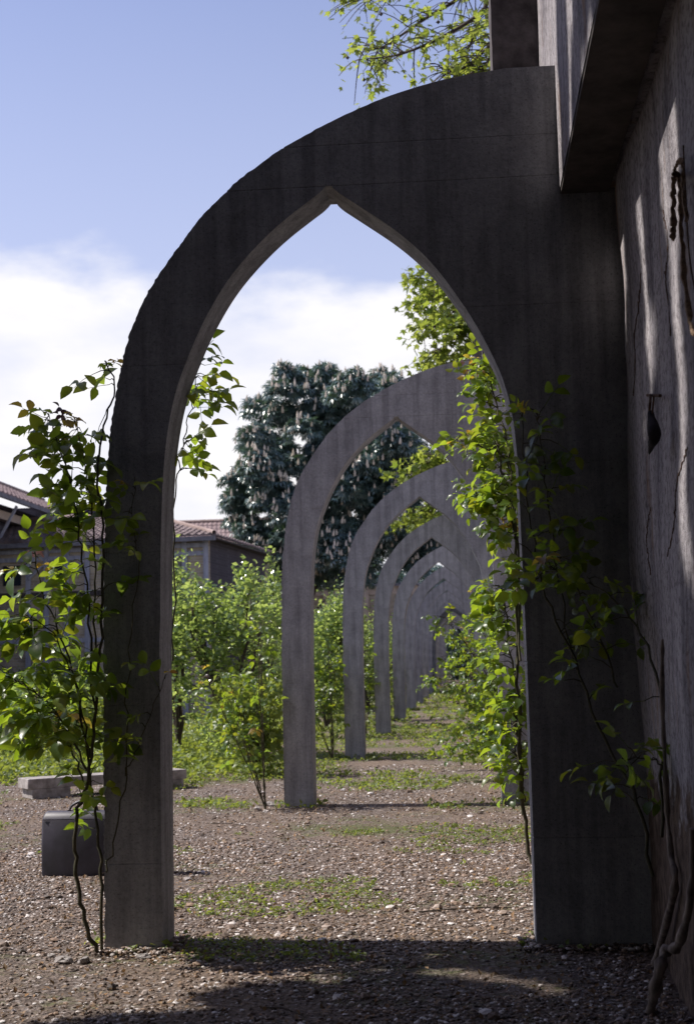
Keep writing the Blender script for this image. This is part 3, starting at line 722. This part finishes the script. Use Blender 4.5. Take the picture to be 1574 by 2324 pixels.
# trees standing outside the frame, left of and behind the camera, that shade the foreground; the two behind are added to block sky light
def shadetree(label, base, H, crown, n, size, seed):
    rr = np.random.RandomState(seed); base = np.array(base, float); e = empty('garden_tree', base, label, 'tree', 'shade trees left of and behind the viewpoint')
    MB().tube(spline([(0, 0, 0), (.1, 0, H * .4), (0, .1, H)], 12), np.linspace(.22, .08, 12), 8).obj('trunk', M_bark, e, True)
    mb = MB()
    for c, r_, k in crown:
        m = int(n * k); d = rr.normal(size=(m, 3)); d /= np.linalg.norm(d, axis=1)[:, None]; p = np.array(c) - base + d * (rr.rand(m) ** .45)[:, None] * np.array(r_)
        leafcloud(mb, T_palm, p, size, .3, .5)
    mb.obj('crown', M_dark, e, kind='stuff'); return e
e = shadetree('broad tree left of the viewpoint whose shade dapples the foreground', (-6.9, 4.2, 0), 8, [((-7.5, 3.0, 6.0), (1.2, 2.0, 2.5), .8)], 1300, .2, 61)
rr = np.random.RandomState(77); n = 100000
p = np.stack([rr.uniform(-6.6, -4.7, n), rr.uniform(.8, 8.4, n), rr.uniform(2.0, 14, n)], 1)
zp = p[:, 2] + 1.12 * (p[:, 0] + 5.5); yp = p[:, 1] + .075 * (p[:, 0] + 5.5)
lo = np.interp(yp, [3, 5.3, 5.8, 6.3, 7.2, 7.7, 8.2], [1.8, 2.4, 4.0, 4.9, 5.9, 6.6, 9.0]); hi = np.interp(yp, [3, 5.5, 7, 7.9, 8.3], [8.5, 8.7, 10.0, 10.4, 8.0])
f1 = np.array([noise.noise(Vector((a * 1.1, b * 1.1, 3.3))) for a, b in zip(yp, zp)]); f2 = np.array([noise.noise(Vector((a * 3.2, b * 3.2, 8.1))) for a, b in zip(yp, zp)])
f3 = np.array([noise.noise(Vector((a * 2.3, b * 1.3, 5.1))) for a, b in zip(yp, zp)])
dense = (zp > lo + f1 * .5) & (zp < hi + f1 * .7) & (f2 + f1 * .7 > np.where((yp < 5.9) & (zp < 6.8), -.24, -.42))
spray = (zp >= hi) & (zp < 13) & (yp < 7.3) & (zp < 12.4) & (f3 > .06 - .10 * (yp > 5.5))
p = p[dense | spray][:26000]
mb = MB(); leafcloud(mb, T_palm, p - np.array([-6.9, 4.2, 0]), .17, .3, .5); mb.obj('crown', M_dark, e, kind='stuff')
print('shade leaves', len(p))
shadetree('dense unseen tree added behind the viewpoint to block sky light', (-3.5, -3.5, 0), 8, [((-3.5, -2.5, 6.5), (3.2, 2.8, 3.0), 2.5), ((-4.5, -2.5, 2.5), (2.4, 2.2, 2.6), 2.2), ((-1.0, -3.5, 7.0), (2.5, 2.2, 2.5), 2), ((-6.5, 0.0, 4.5), (1.8, 2.0, 3.4), 2.5)], 1500, .3, 62)
shadetree('second dense unseen tree added behind the viewpoint to block sky light, against the wall', (-.6, -4.5, 0), 7, [((-.6, -4, 3.5), (2.4, 1.2, 3.5), 3.5), ((-1, -2.0, 8), (3, 2.5, 1.6), 3.0), ((-2.2, 1.0, 7.5), (3.2, 1.6, 1.4), 3.5), ((-5, 0.2, 9.5), (2.5, 1.8, 2), 2.5), ((-3.6, 3.2, 10.2), (1.5, 2.2, .7), 1.6), ((-9.5, 2.5, 5.5), (1.5, 2.0, 5), 3.0), ((-3.6, .4, 2.6), (1.2, 1.4, 2.6), 2.0), ((-4.6, 1.6, 1.6), (1.0, 1.0, 1.7), 1.0), ((-1.6, 2.2, 9.6), (1.6, 1.4, .7), 1.2), ((-1.8, 3.5, 9.9), (2.8, 1.5, .6), 3.0), ((-4.2, 3.6, 11), (1.6, 2, .8), 1.5)], 1700, .3, 63)

# ------------------------------------------------------------------ ground cover
def inview(p, m=.25):
    c = (p - np.array([0, 0, EYE])) @ MW  # world -> camera
    x = FPX * c[:, 0] / -c[:, 2] + CX; y = CY - FPX * c[:, 1] / -c[:, 2]
    return (x > -1574 * m) & (x < 1574 * (1 + m)) & (y < 2324 * (1 + m * .5)) & (c[:, 2] < 0)
ph = (1 + 5 ** .5) / 2
ico = norm(np.array([(-1, ph, 0), (1, ph, 0), (-1, -ph, 0), (1, -ph, 0), (0, -1, ph), (0, 1, ph), (0, -1, -ph), (0, 1, -ph), (ph, 0, -1), (ph, 0, 1), (-ph, 0, -1), (-ph, 0, 1)]))
icoF = np.array([(0, 11, 5), (0, 5, 1), (0, 1, 7), (0, 7, 10), (0, 10, 11), (1, 5, 9), (5, 11, 4), (11, 10, 2), (10, 7, 6), (7, 1, 8), (3, 9, 4), (3, 4, 2), (3, 2, 6), (3, 6, 8), (3, 8, 9), (4, 9, 5), (2, 4, 11), (6, 2, 10), (8, 6, 7), (9, 8, 1)])
T_peb = []
for i in range(6):
    V = ico * (1 + .25 * R.uniform(-1, 1, (12, 1))); V = V * (1, R.uniform(.6, 1), R.uniform(.38, .6)); T_peb.append((V, icoF))
def ground_pts(n, ymin, ymax, xl=-6, xr=XL_ - .02, pw=1.0):
    u = R.rand(n); Y = ymin + (ymax - ymin) * u ** pw
    half = Y * .33 + .4; X = R.uniform(-1, 1, n) * half - Y * .03
    p = np.stack([X, Y, np.zeros(n)], 1); p = p[(p[:, 0] > xl) & (p[:, 0] < xr)]; return p[inview(p, .08)]
def pfield(p, s, seed):
    return np.array([noise.noise(Vector((x * s, y * s, seed))) for x, y, _ in p])
mb = MB()
p = np.vstack([ground_pts(90000, 3.6, 11.5), ground_pts(34000, 10, 20)])
pf = pfield(p, .9, 4.4) + .6 * pfield(p, 3.1, 1.4); p = p[pf > R.uniform(-.75, .15, len(p))]
n = len(p); size = .0045 + .0105 * R.rand(n) ** 2.0; big = R.rand(n) < .012; size[big] *= 2.3
size *= 1 + .03 * np.maximum(0, p[:, 1] - 8)
kk = R.randint(6, size=n)
for i in range(6):
    q = p[kk == i]; s = size[kk == i]; a = R.uniform(0, 6.28, len(q)); D = np.stack([np.cos(a), np.sin(a), R.uniform(-.2, .2, len(q))], 1)
    q = q.copy(); q[:, 2] = s * .22
    V, F = scatter(T_peb[i], frames(D, np.tile([0, 0, 1.], (len(q), 1)) + R.normal(size=(len(q), 3)) * .15), s, q); mb.add(V, F)
for cx_ in ((ox[2] + ix[2]) / 2, (jx[0] + XL_) / 2):
    for i in range(6):
        n_ = 130; hw = (ix[2] - ox[2]) / 2 if cx_ < 0 else (XL_ - jx[0]) / 2
        xx = cx_ + R.uniform(-1, 1, n_) * (hw + .06); yy = np.where(R.rand(n_) < .7, D1 - .008 - np.abs(R.normal(size=n_)) * .05, D1 + R.rand(n_) * TH)
        side = yy > D1; xx = np.where(side, np.where(R.rand(n_) < .5, cx_ - hw - .008 - np.abs(R.normal(size=n_)) * .03, cx_ + hw + .008 + np.abs(R.normal(size=n_)) * .03), xx)
        sz = .006 + .012 * R.rand(n_) ** 2; a = R.uniform(0, 6.28, n_)
        V, F = scatter(T_peb[i], frames(np.stack([np.cos(a), np.sin(a), a * 0], 1), np.tile([0, 0, 1.], (n_, 1)) + R.normal(size=(n_, 3)) * .3), sz, np.stack([xx, yy, sz * .5 + .012 * R.rand(n_)], 1)); mb.add(V, F)
tag(mb.obj('pebbles', M_peb, None, kind='stuff'), 'small pale and brown pebbles scattered over the soil')
# fallen leaves
mb = MB(); p = ground_pts(14000, 3.6, 16); p[:, 2] = .012
leafcloud(mb, T_small, p, .026, .5, .8)
tag(mb.obj('leaf_litter', M_litter, None, kind='stuff'), 'dry brown and orange fallen leaves among the pebbles')
# seedlings: thicker in patches and along the feet of the arches
def weeds(n, ymin, ymax, thr, size, per, h):
    p = ground_pts(n, ymin, ymax, -30, XL_ - .05)
    f = pfield(p, .55, 2.2) + .5 * pfield(p, 1.9, 7.7)
    strip_ = np.abs(((p[:, 1] - D1 - .4 + SP / 2) % SP) - SP / 2) < .5
    f = f + np.where(strip_ & (p[:, 1] > 12), .16, 0) + np.where((p[:, 0] < ox[2] + .1) & (p[:, 1] > 17.5), .45, 0) + np.where((p[:, 0] < -3.3) & (p[:, 1] > 16.2), .35, 0) + np.clip((p[:, 1] - 18) * .03, 0, .3)
    p = p[f > thr]
    q = np.repeat(p, per, 0) + R.normal(size=(len(p) * per, 3)) * np.array([h * .7, h * .7, 0]); q[:, 2] = R.uniform(.003, h, len(q))
    return q
mb = MB()
q = weeds(13000, 6.9, 16, .33, .02, 7, .022); leafcloud(mb, T_small, q, .022, .4, .55)
q = weeds(17000, 14, 34, .22, .05, 6, .05); leafcloud(mb, T_small, q, .045, .4, .55)
q = weeds(9000, 17, 30, .62, .05, 8, .20); q = q[(q[:, 0] < -2.4)]; leafcloud(mb, T_small, q, .075, .4, .4)
q = weeds(16000, 30, 80, .15, .1, 5, .08); leafcloud(mb, T_small, q, .10, .4, .55)
for k in range(6):
    for cx_, w_ in ((ox[2] + .14, .22), (jx[0] + .2, .25)):
        m_ = 90 if k else 30; a_ = R.uniform(0, 6.28, m_); Yk = D1 + SP * k + .15
        q = np.stack([cx_ + np.cos(a_) * (w_ + .05 * R.rand(m_)), Yk + np.sin(a_) * (.2 + .06 * R.rand(m_)), R.uniform(.005, .05, m_)], 1)
        leafcloud(mb, T_small, q, .035 + .01 * k, .5, .4)
tag(mb.obj('ground_weeds', M_weed, None, kind='stuff'), 'low bright green seedlings and weeds in loose patches on the soil')
# rocks
for i, (px, py, s, l) in enumerate([(146, 2186, .05, 'dark-sided angular rock on the soil left of the nearest arch'), (192, 2186, .045, 'flat pale rock at the left foot of the nearest arch'), (114, 2172, .025, 'small bluish stone left of the angular rock'),
                                    (505, 2185, .028, 'whitish stone lit in the dark shade by the nearest left leg'), (428, 1998, .035, 'pale grey stone in the weeds right of the nearest left leg'), (614, 1830, .07, 'low stone at the foot of the second arch leg shrub'),
                                    (585, 1838, .05, 'flat pale slab left of the second arch foot'), (1180, 1822, .05, 'pale stone by the second right leg'), (682, 2392, .03, 'small white pebble in the foreground shade'), (1052, 2255, .022, 'small white stone in the lit fleck at bottom centre'), (330, 2176, .04, 'rough flat stone right at the foot of the nearest left leg')]):
    p = atG(px, py); V = ico * (1 + .3 * np.random.RandomState(i).uniform(-1, 1, (12, 1))) * (1, .7, .5)
    V = V * s; V = rotz(V, i * 1.3); F = icoF
    o = MB().add(V, F).obj('rock', M_rock); o.location = (p[0], p[1], s * .25); tag(o, l, 'rock', 'loose rocks on the soil')
    sm = o.modifiers.new('sub', 'SUBSURF'); sm.subdivision_type = 'SIMPLE'; sm.levels = sm.render_levels = 2
    dp = o.modifiers.new('d', 'DISPLACE'); tx = bpy.data.textures.new('rk', 'CLOUDS'); tx.noise_scale = s * .5; dp.texture = tx; dp.strength = s * .35; dp.texture_coords = 'LOCAL'
# twigs on the ground
for i, (x0, y0, x1, y1) in enumerate([(120, 2098, 190, 2101), (950, 2072, 1190, 2062), (480, 1870, 560, 1876), (600, 2290, 690, 2310)]):
    a, b = atG(x0, y0), atG(x1, y1); m = (a + b) / 2 + (.0, .03, .012); c = (a + b) / 2
    o = MB().tube(spline([a + (0, 0, .006), m, b + (0, 0, .006)], 8) - c, np.linspace(.005, .0025, 8), 5).obj('twig', M_bark); o.location = c
    tag(o, ['thin straight twig on the ground left of the nearest arch', 'long thin twig lying near the right leg foot', 'short twig beyond the nearest left leg', 'crooked twig in the foreground shade'][i], 'twig', 'fallen twigs')

# ------------------------------------------------------------------ bag, stone block
e = empty('satchel', atG(170, 1985), 'dark worn leather satchel with a top handle, standing behind the rose stems', 'bag')
bp = np.array(e.location); s_ = bp[1] / FPX
wd, hh, dp_ = 265 * s_, 143 * s_, .14; xl = atY(101, 1975, bp[1])[0] - bp[0]
V = []; F = []; nz_ = 9
prof2 = [(0, .02, 1.0), (.03, .0, 1.0), (.5, -.006, 1.0), (.85, .0, .9), (.93, .015, .72), (.985, .04, .38), (1.0, .06, .12)]
for z, ins, d in prof2:
    a = ins * .4; y0 = -dp_ / 2 * d; y1 = dp_ / 2 * d
    for x, y in ((xl + a, y0 + .01), (xl + a + .015, y0), (xl + wd - a - .015, y0), (xl + wd - a, y0 + .01), (xl + wd - a, y1), (xl + a, y1)): V.append((x, y, z * hh))
m6 = 6
for i in range(len(prof2) - 1):
    for j in range(m6): F.append((i * m6 + j, i * m6 + (j + 1) % m6, (i + 1) * m6 + (j + 1) % m6, (i + 1) * m6 + j))
mb = MB().add(V, F); nb = (len(prof2) - 1) * m6; mb.add(V[nb:], [(0, 1, 2, 3), (0, 3, 4, 5)]); mb.add(V[:6], [(3, 2, 1, 0), (5, 4, 3, 0)])
mb.obj('body', M_bag, e, True)
hx0, hx1 = atY(172, 1830, bp[1])[0] - bp[0], atY(214, 1830, bp[1])[0] - bp[0]; hx0 = atY(158, 1830, bp[1])[0] - bp[0]; hx1 = atY(222, 1830, bp[1])[0] - bp[0]
MB().tube(spline([(hx0, 0, hh - .01), (hx0 + .02, 0, hh + .035), ((hx0 + hx1) / 2, 0, hh + .066), (hx1 - .02, 0, hh + .045), (hx1, 0, hh - .01)], 16), np.concatenate([np.linspace(.007, .011, 8), np.linspace(.011, .007, 8)]), 7).obj('handle', M_bag, e, True)
for hx in (hx0, hx1): MB().box((hx - .012, -.012, hh - .022), (hx + .012, .012, hh + .004)).obj('handle_ring', M_metal, e)
MB().box((xl + .01, -.075, hh * .87), (xl + wd - .01, -.066, hh * .885)).obj('seam', M_bag, e)
a, b = atG(64, 1815), atG(425, 1789)
e = empty('stone_block', (a + b) / 2, 'long low grey stone block lying behind the nearest left leg, one end lit', 'stone block')
d = b - a; ln = np.linalg.norm(d); ang = math.atan2(d[1], d[0]); e.rotation_euler = (0, 0, ang)
for nm, x0, x1, z0, z1 in (('slab', -ln / 2, ln / 2, .11, .22), ('support', -ln / 2 + .05, -ln / 2 + .5, 0, .108), ('support', ln / 2 - .5, ln / 2 - .04, 0, .108)):
    o = MB().box((x0, 0, z0), (x1, .35, z1)).obj(nm, M_rock, e); bv = o.modifiers.new('b', 'BEVEL'); bv.width = .012; bv.segments = 2

# ------------------------------------------------------------------ ironwork and rope on the wall
XW = XL_ - .03
e = empty('iron_hook', atX(1480, 905, XW), 'rusty iron wall hook with a dark cloth bundle hanging from it', 'hook')
h0 = np.array(e.location)
MB().tube([atX(1468, 897, XW) - h0, atX(1497, 898, XW - .01) - h0], .007, 6).obj('bar', M_rust, e)
MB().tube([atX(1476, 898, XW + .05) - h0, atX(1475, 898, XW - .03) - h0, atX(1474, 915, XW - .04) - h0, atX(1472, 938, XW - .04) - h0], .006, 6).obj('hook', M_rust, e)
MB().tube([atX(1482, 900, XW - .03) - h0, atX(1479, 938, XW - .04) - h0], .004, 6).obj('wire', M_rust, e)
P = np.array([atX(x, y, XW - .04) - h0 for x, y in [(1475, 935), (1477, 950), (1480, 965), (1484, 990), (1478, 1008), (1472, 1030)]])
MB().tube(spline(P, 20), np.interp(np.linspace(0, 1, 20), [0, .2, .55, .75, 1], [.012, .016, .028, .02, .003]), 9).obj('bundle', M_cloth, e, True)
e = empty('rope', atX(1534, 395, XW), 'frayed old rope looped over a nail high on the sunlit wall', 'rope')
h0 = np.array(e.location)
for pts_, r_ in (([(1530, 392), (1528, 420), (1526, 470), (1527, 520), (1527, 540)], .011), ([(1538, 395), (1543, 430), (1546, 520), (1552, 620), (1562, 720), (1574, 760)], .009), ([(1530, 392), (1533, 378), (1541, 362), (1547, 380), (1549, 420), (1556, 500)], .006)):
    P = spline([atX(x, y, XW - .015) - h0 for x, y in pts_], 30); P += R.normal(size=P.shape) * .0022
    MB().tube(P, r_ * (1 + .3 * R.uniform(-1, 1, 30)), 6).obj('strand', M_rope, e)
MB().tube([atX(1534, 396, XW + .08) - h0, atX(1534, 396, XW - .05) - h0], .012, 6).obj('nail', M_rust, e)
e = empty('cable', atX(1556, 420, XW), 'thin dark cable drooping down the wall from the rope', 'cable'); h0 = np.array(e.location)
MB().tube(spline([atX(x, y, XL_ - .022) - h0 for x, y in [(1549, 330), (1554, 430), (1561, 560), (1572, 640), (1590, 720)]], 16), .003, 5).obj('line', M_rust, e)

# ------------------------------------------------------------------ buildings
def tile_roof(e, A, B, C, D, rows, cols, mat, single=0, name='tile', edge=None):
    """tiles on the quad A (eave left) B (eave right) C (top right) D (top left)"""
    A, B, C, D = map(np.array, (A, B, C, D)); cnt = 0; rest = MB()
    sh = MB()
    for r_ in range(rows):
        for c in range(cols):
            u0, u1 = c / cols, (c + 1) / cols; v0, v1 = r_ / rows, (r_ + 1.12) / rows
            f = lambda u, v: (A * (1 - u) + B * u) * (1 - v) + (D * (1 - u) + C * u) * v
            if edge is not None and not edge((u0 + u1) / 2, v0 + .5 / rows): continue
            um = (u0 + u1) / 2; h1, h0 = .075, .02
            jt = R.uniform(-.008, .008)
            V = [f(u0, v0) + (0, 0, h0 + jt), f(um, v0) + (0, 0, h1 + jt), f(u1, v0) + (0, 0, h0 + jt), f(u0, v1) + (0, 0, -.01), f(um, v1) + (0, 0, h1 - .045), f(u1, v1) + (0, 0, -.01), f(u0, v0) + (0, 0, -.02), f(u1, v0) + (0, 0, -.02)]
            F = [(0, 1, 4), (0, 4, 3), (1, 2, 5), (1, 5, 4), (6, 7, 2), (6, 2, 1), (6, 1, 0)]
            if cnt < single:
                MB().add(V, F).obj(name, mat, e)
            else: rest.add(V, F)
            cnt += 1
    if rest.V: rest.obj('roof_tiles', mat, e, kind='stuff')
def W2(px, py, Y): return atY(px, py, Y)
# timber framed shed in front
YS = 40.0
e = empty('brick_shed', (-11, YS, 0), 'long low brick and timber shed with a hipped tiled roof at the left', 'building')
o3 = np.array(e.location)
ek = lambda x, y, Y: W2(x, y, Y) - o3
zE = W2(486, 1213, YS)[2]; xE = W2(486, 1213, YS)[0]; xLft = W2(-260, 1240, YS + 1.0)[0]; yL = YS + 1.0
cor = np.array([xE, YS, zE]); lef = np.array([xLft, yL, zE])
dirL = norm(lef - cor); bk = np.array([-dirL[1], dirL[0], 0]); bk = -bk if bk[1] < 0 else bk
rdg = zE + .95
rC = cor + dirL * 3.0 + bk * 3.2; rC[2] = rdg; rL = lef + bk * 3.2; rL[2] = rdg
back = cor + bk * 7.5
tile_roof(e, lef - o3, cor - o3, rC - o3 + (0, 0, 0), rL - o3, 15, 46, M_tile2, 300)
# hip side and its ridge
tile_roof(e, cor - o3, back - o3, rC + bk * .8 - o3, rC - o3, 12, 24, M_tile2, 0)
MB().tube([cor - o3 + (0, 0, .06), rC - o3 + (0, 0, .06)], .07, 7).obj('hip_ridge', M_ridge, e)
MB().tube([rC - o3 + (0, 0, .06), rL - o3 + (0, 0, .06)], .09, 7).obj('ridge', M_ridge, e)
# walls
MF = np.stack([-dirL, bk, np.array([0, 0, 1.])], 1)         # local x to the right, y backwards
Lw = np.linalg.norm(lef - cor); oc = cor - o3
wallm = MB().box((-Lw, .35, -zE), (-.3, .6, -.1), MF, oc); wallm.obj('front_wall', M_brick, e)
MB().box((-.55, .6, -zE), (-.3, 7.3, -.1), MF, oc).obj('end_wall', M_brickshade, e)
MB().box((-Lw, .0, -.16), (.02, .09, -.03), MF, oc).obj('gutter', M_zinc, e)
MB().box((-Lw, .1, -.10), (-.02, 7.4, -.05), MF, oc).obj('eave_soffit', M_timberd_shade, e)
z1, z2, z3 = [W2(60, y, YS)[2] - zE for y in (1262, 1344, 1452)]
for z, h in ((-.22, .10), (z1, .10), (z2, .12), (z3, .10), (-zE + .9, .12)):
    MB().box((-Lw, .30, z - h), (-.3, .348, z + h * .3), MF, oc).obj('beam', M_timberd_shade if h > .11 else M_timber, e)
xs_ = [W2(x, 1250, YS)[0] - xE for x in (-120, -40, 40, 83, 131, 180, 230, 290, 350, 410, 460)]
for i, x in enumerate(xs_):
    MB().box((x - .075, .27, -zE), (x + .075, .298, -.1), MF, oc).obj('post', M_timber, e)
for i in range(0, len(xs_) - 1):
    if i % 2 == 0:
        a_, b_ = xs_[i], xs_[i] + .62
        MB().tube([MF @ np.array([a_, .262, z1 - .62]) + oc, MF @ np.array([b_, .262, z1 - .05]) + oc], .05, 4).obj('brace', M_timber, e)
for i in (1, 3, 6, 8):
    x = (xs_[i] + xs_[i + 1]) / 2
    MB().box((x - .28, .315, z2 + .25), (x + .28, .343, z1 - .2), MF, oc).obj('window', M_glass, e)
# upper hall running parallel to the arcade
XH = -14.0; sc_ = XH / (VX * -1)
ze = EYE + 392 / 1072 * 14.0; zr = ze + 1.25
e = empty('brick_hall', (XH - 4, 52, 0), 'taller brick hall behind the shed with a sloping tiled roof and arched openings', 'building'); o4 = np.array(e.location)
ya, yb = 34.0, 57.0
tile_roof(e, np.array((XH + .9, ya, ze)) - o4, np.array((XH + .9, yb, ze)) - o4, np.array((XH - 3.2, yb, zr + .6)) - o4, np.array((XH - 3.2, ya, zr + .6)) - o4, 16, 60, M_tile, 260)
MB().tube([np.array((XH - 3.2, ya, zr + .66)) - o4, np.array((XH - 3.2, yb, zr + .66)) - o4], .1, 7).obj('ridge', M_ridge, e)
MB().box((XH + .86, ya, ze - .14), (XH + .96, yb, ze - .02), None, -o4).obj('gutter', M_zinc, e)
MB().box((XH + .02, ya, ze - .55), (XH + .30, yb, ze - .30), None, -o4).obj('wall_plate', M_cream, e)
MB().box((XH - 5, ya, 0), (XH, yb, ze - .02), None, -o4).obj('wall', M_brickshade, e)
MB().box((XH - 6, yb - .5, 0), (XH - .1, yb + .01, zr + .3), None, -o4).obj('gable', M_brickshade, e)
for y in np.arange(36.0, 57, 2.55):
    MB().box((XH + .03, y - .12, 0), (XH + .22, y + .12, ze - .55), None, -o4).obj('post', M_timber, e)
    MB().tube([np.array((XH + .25, y, ze - 1.2)) - o4, np.array((XH + .8, y, ze - .2)) - o4], .05, 5).obj('bracket', M_timber, e)
    # arched opening: rim and dark glass
    yc_, r_ = y + 1.27, .62; zc_ = ze - 1.75; arc = [(math.cos(t) * r_, math.sin(t) * r_) for t in np.linspace(0, math.pi, 12)]
    MB().tube([np.array((XH + .05, yc_ + a, zc_ + b)) - o4 for a, b in [(r_, -1.4)] + arc + [(-r_, -1.4)]], .075, 5).obj('window_surround', M_cream, e)
    V = [np.array((XH + .03, yc_ + a, zc_ + b)) - o4 for a, b in [(r_, -1.4)] + arc + [(-r_, -1.4)]]
    MB().add(V, [(0, i, i + 1) for i in range(1, len(V) - 1)]).obj('window', M_glass, e)
# far barn with pink roof
YB = 78.0
e = empty('far_barn', (-12, YB, 0), 'far barn with a pinkish tiled roof between the shed and the chestnut tree', 'building'); o5 = np.array(e.location)
A, B, C, D = [W2(x, y, Y) - o5 for x, y, Y in ((330, 1262, YB), (680, 1250, YB), (680, 1180, YB + 5), (330, 1190, YB + 5))]
A[2] = B[2]; C[2] = D[2]
tile_roof(e, A, B, C, D, 8, 34, M_tile, 270)
MB().tube([D + (0, 0, .08), C + (0, 0, .08)], .1, 6).obj('ridge', M_ridge, e)
MB().box((A[0] + .3, .5, 0), (B[0] - .3, 5, A[2] - .02)).obj('wall', M_brick, e)
for x in np.arange(A[0] + 1.2, B[0] - 1, 1.9): MB().box((x, .44, A[2] - 2.6), (x + .8, .498, A[2] - 1.2)).obj('window', M_glass, e)
# brick pavilion with pale pillars and coping past the chestnut
YV = 84.0
e = empty('brick_pavilion', (-4, YV, 0), 'brick lodge with cream pillars and pale coping under a dark roof beyond the chestnut', 'building'); o6 = np.array(e.location)
x0, x1 = W2(690, 1330, YV)[0], W2(942, 1330, YV)[0]; zt = W2(870, 1326, YV)[2]
MB().box((x0, 0, 0), (x1, 3, zt - .6), None, np.array([0, YV, 0]) - o6).obj('wall', M_brick, e)
MB().box((x0 - .1, -.04, zt - .59), (x1 + .1, 3, zt - .12), None, np.array([0, YV, 0]) - o6).obj('frieze', M_cream, e)
MB().box((x0 - .25, -.2, zt - .118), (x1 + .25, 3.2, zt + .02), None, np.array([0, YV, 0]) - o6).obj('coping', M_zinc, e)
for pa, pb in ((734, 742), (817, 837), (905, 918)):
    MB().box((W2(pa, 1380, YV)[0], -.14, 0), (W2(pb, 1380, YV)[0], -.042, zt - .12), None, np.array([0, YV, 0]) - o6).obj('pillar', M_cream, e)
for pa, pb in ((760, 800), (850, 880)):
    MB().box((W2(pa, 1380, YV)[0], -.03, 1.0), (W2(pb, 1380, YV)[0], -.004, zt - 1.3), None, np.array([0, YV, 0]) - o6).obj('window', M_glass, e)
A, B, C, D = np.array((x0 - .3, -.2, zt + .05)), np.array((x1 + .1, -.2, zt + .05)), np.array((x1 - 1, 3.0, zt + 2.2)), np.array((x0 + 1, 3.0, zt + 2.2))
tile_roof(e, A, B, C, D, 9, 34, M_timberd_shade, 0)
# far trees and hedge closing the view
for i, (X, Y, Z, rx, rz) in enumerate([(-22, 75, 4.5, 5, 4), (-10, 100, 4.5, 7.5, 5.0), (-2.0, 114, 4.6, 6.5, 6.0), (6, 122, 5, 6, 5), (-30, 66, 4, 5, 4)]):
    b = np.array([X, Y, 0.]); cs = []
    for s in range(14): cs.append((b + (R.uniform(-.6, .6) * rx, R.uniform(-1, 1), Z + R.uniform(-1.0, .6) * rz * .6), (rx * .45, rx * .45, rz * .5), 1))
    tree('broadleaf_tree', ['round far tree half behind the brick hall', 'low far tree between barn and chestnut', 'far tree closing the end of the row of arches', 'far tree behind the end of the wall', 'far tree at the left edge behind the hall'][i], b,
         [b, b + (0, 0, Z * .5), b + (0, 0, Z)], [.25, .15, .06], [], cs, T_palm, .55, M_chest, 'tree', 'distant trees behind the buildings', 260)

shrub('low dark hedge seen at the far end of the arcade through all the arches', (-.6, 110, 0), 3.2, 2.6, 1.0, 3000, .3, 6, seed=90, low=.0, grp=None, name='hedge', cat='hedge', mat=M_chest, clump=.2)

for pts_ in ([(1452, 620), (1447, 700), (1440, 760), (1444, 830), (1436, 900)], [(1500, 480), (1512, 560), (1508, 640), (1520, 760)], [(1560, 1010), (1540, 1090), (1536, 1180), (1520, 1260)], [(1480, 1150), (1470, 1230), (1478, 1300)]):
    P = np.array([atX(x, y, XL_) for x, y in pts_]); P = spline(P, 40); P[:, 1:] += R.normal(size=(40, 2)) * .008
    for q in P: q[0] = XL_ - .03 * (noise.noise(Vector((q[1] * .8, q[2] * .8, 4.1))) + .35 * noise.noise(Vector((q[1] * 3.5, q[2] * 3.5, 4.1)))) - .001
    P[:, 0] -= XL_
    MB().tube(P, .0035 * (1 + .6 * R.uniform(-1, 1, 40)), 4).obj('crack', M_rust, wl)
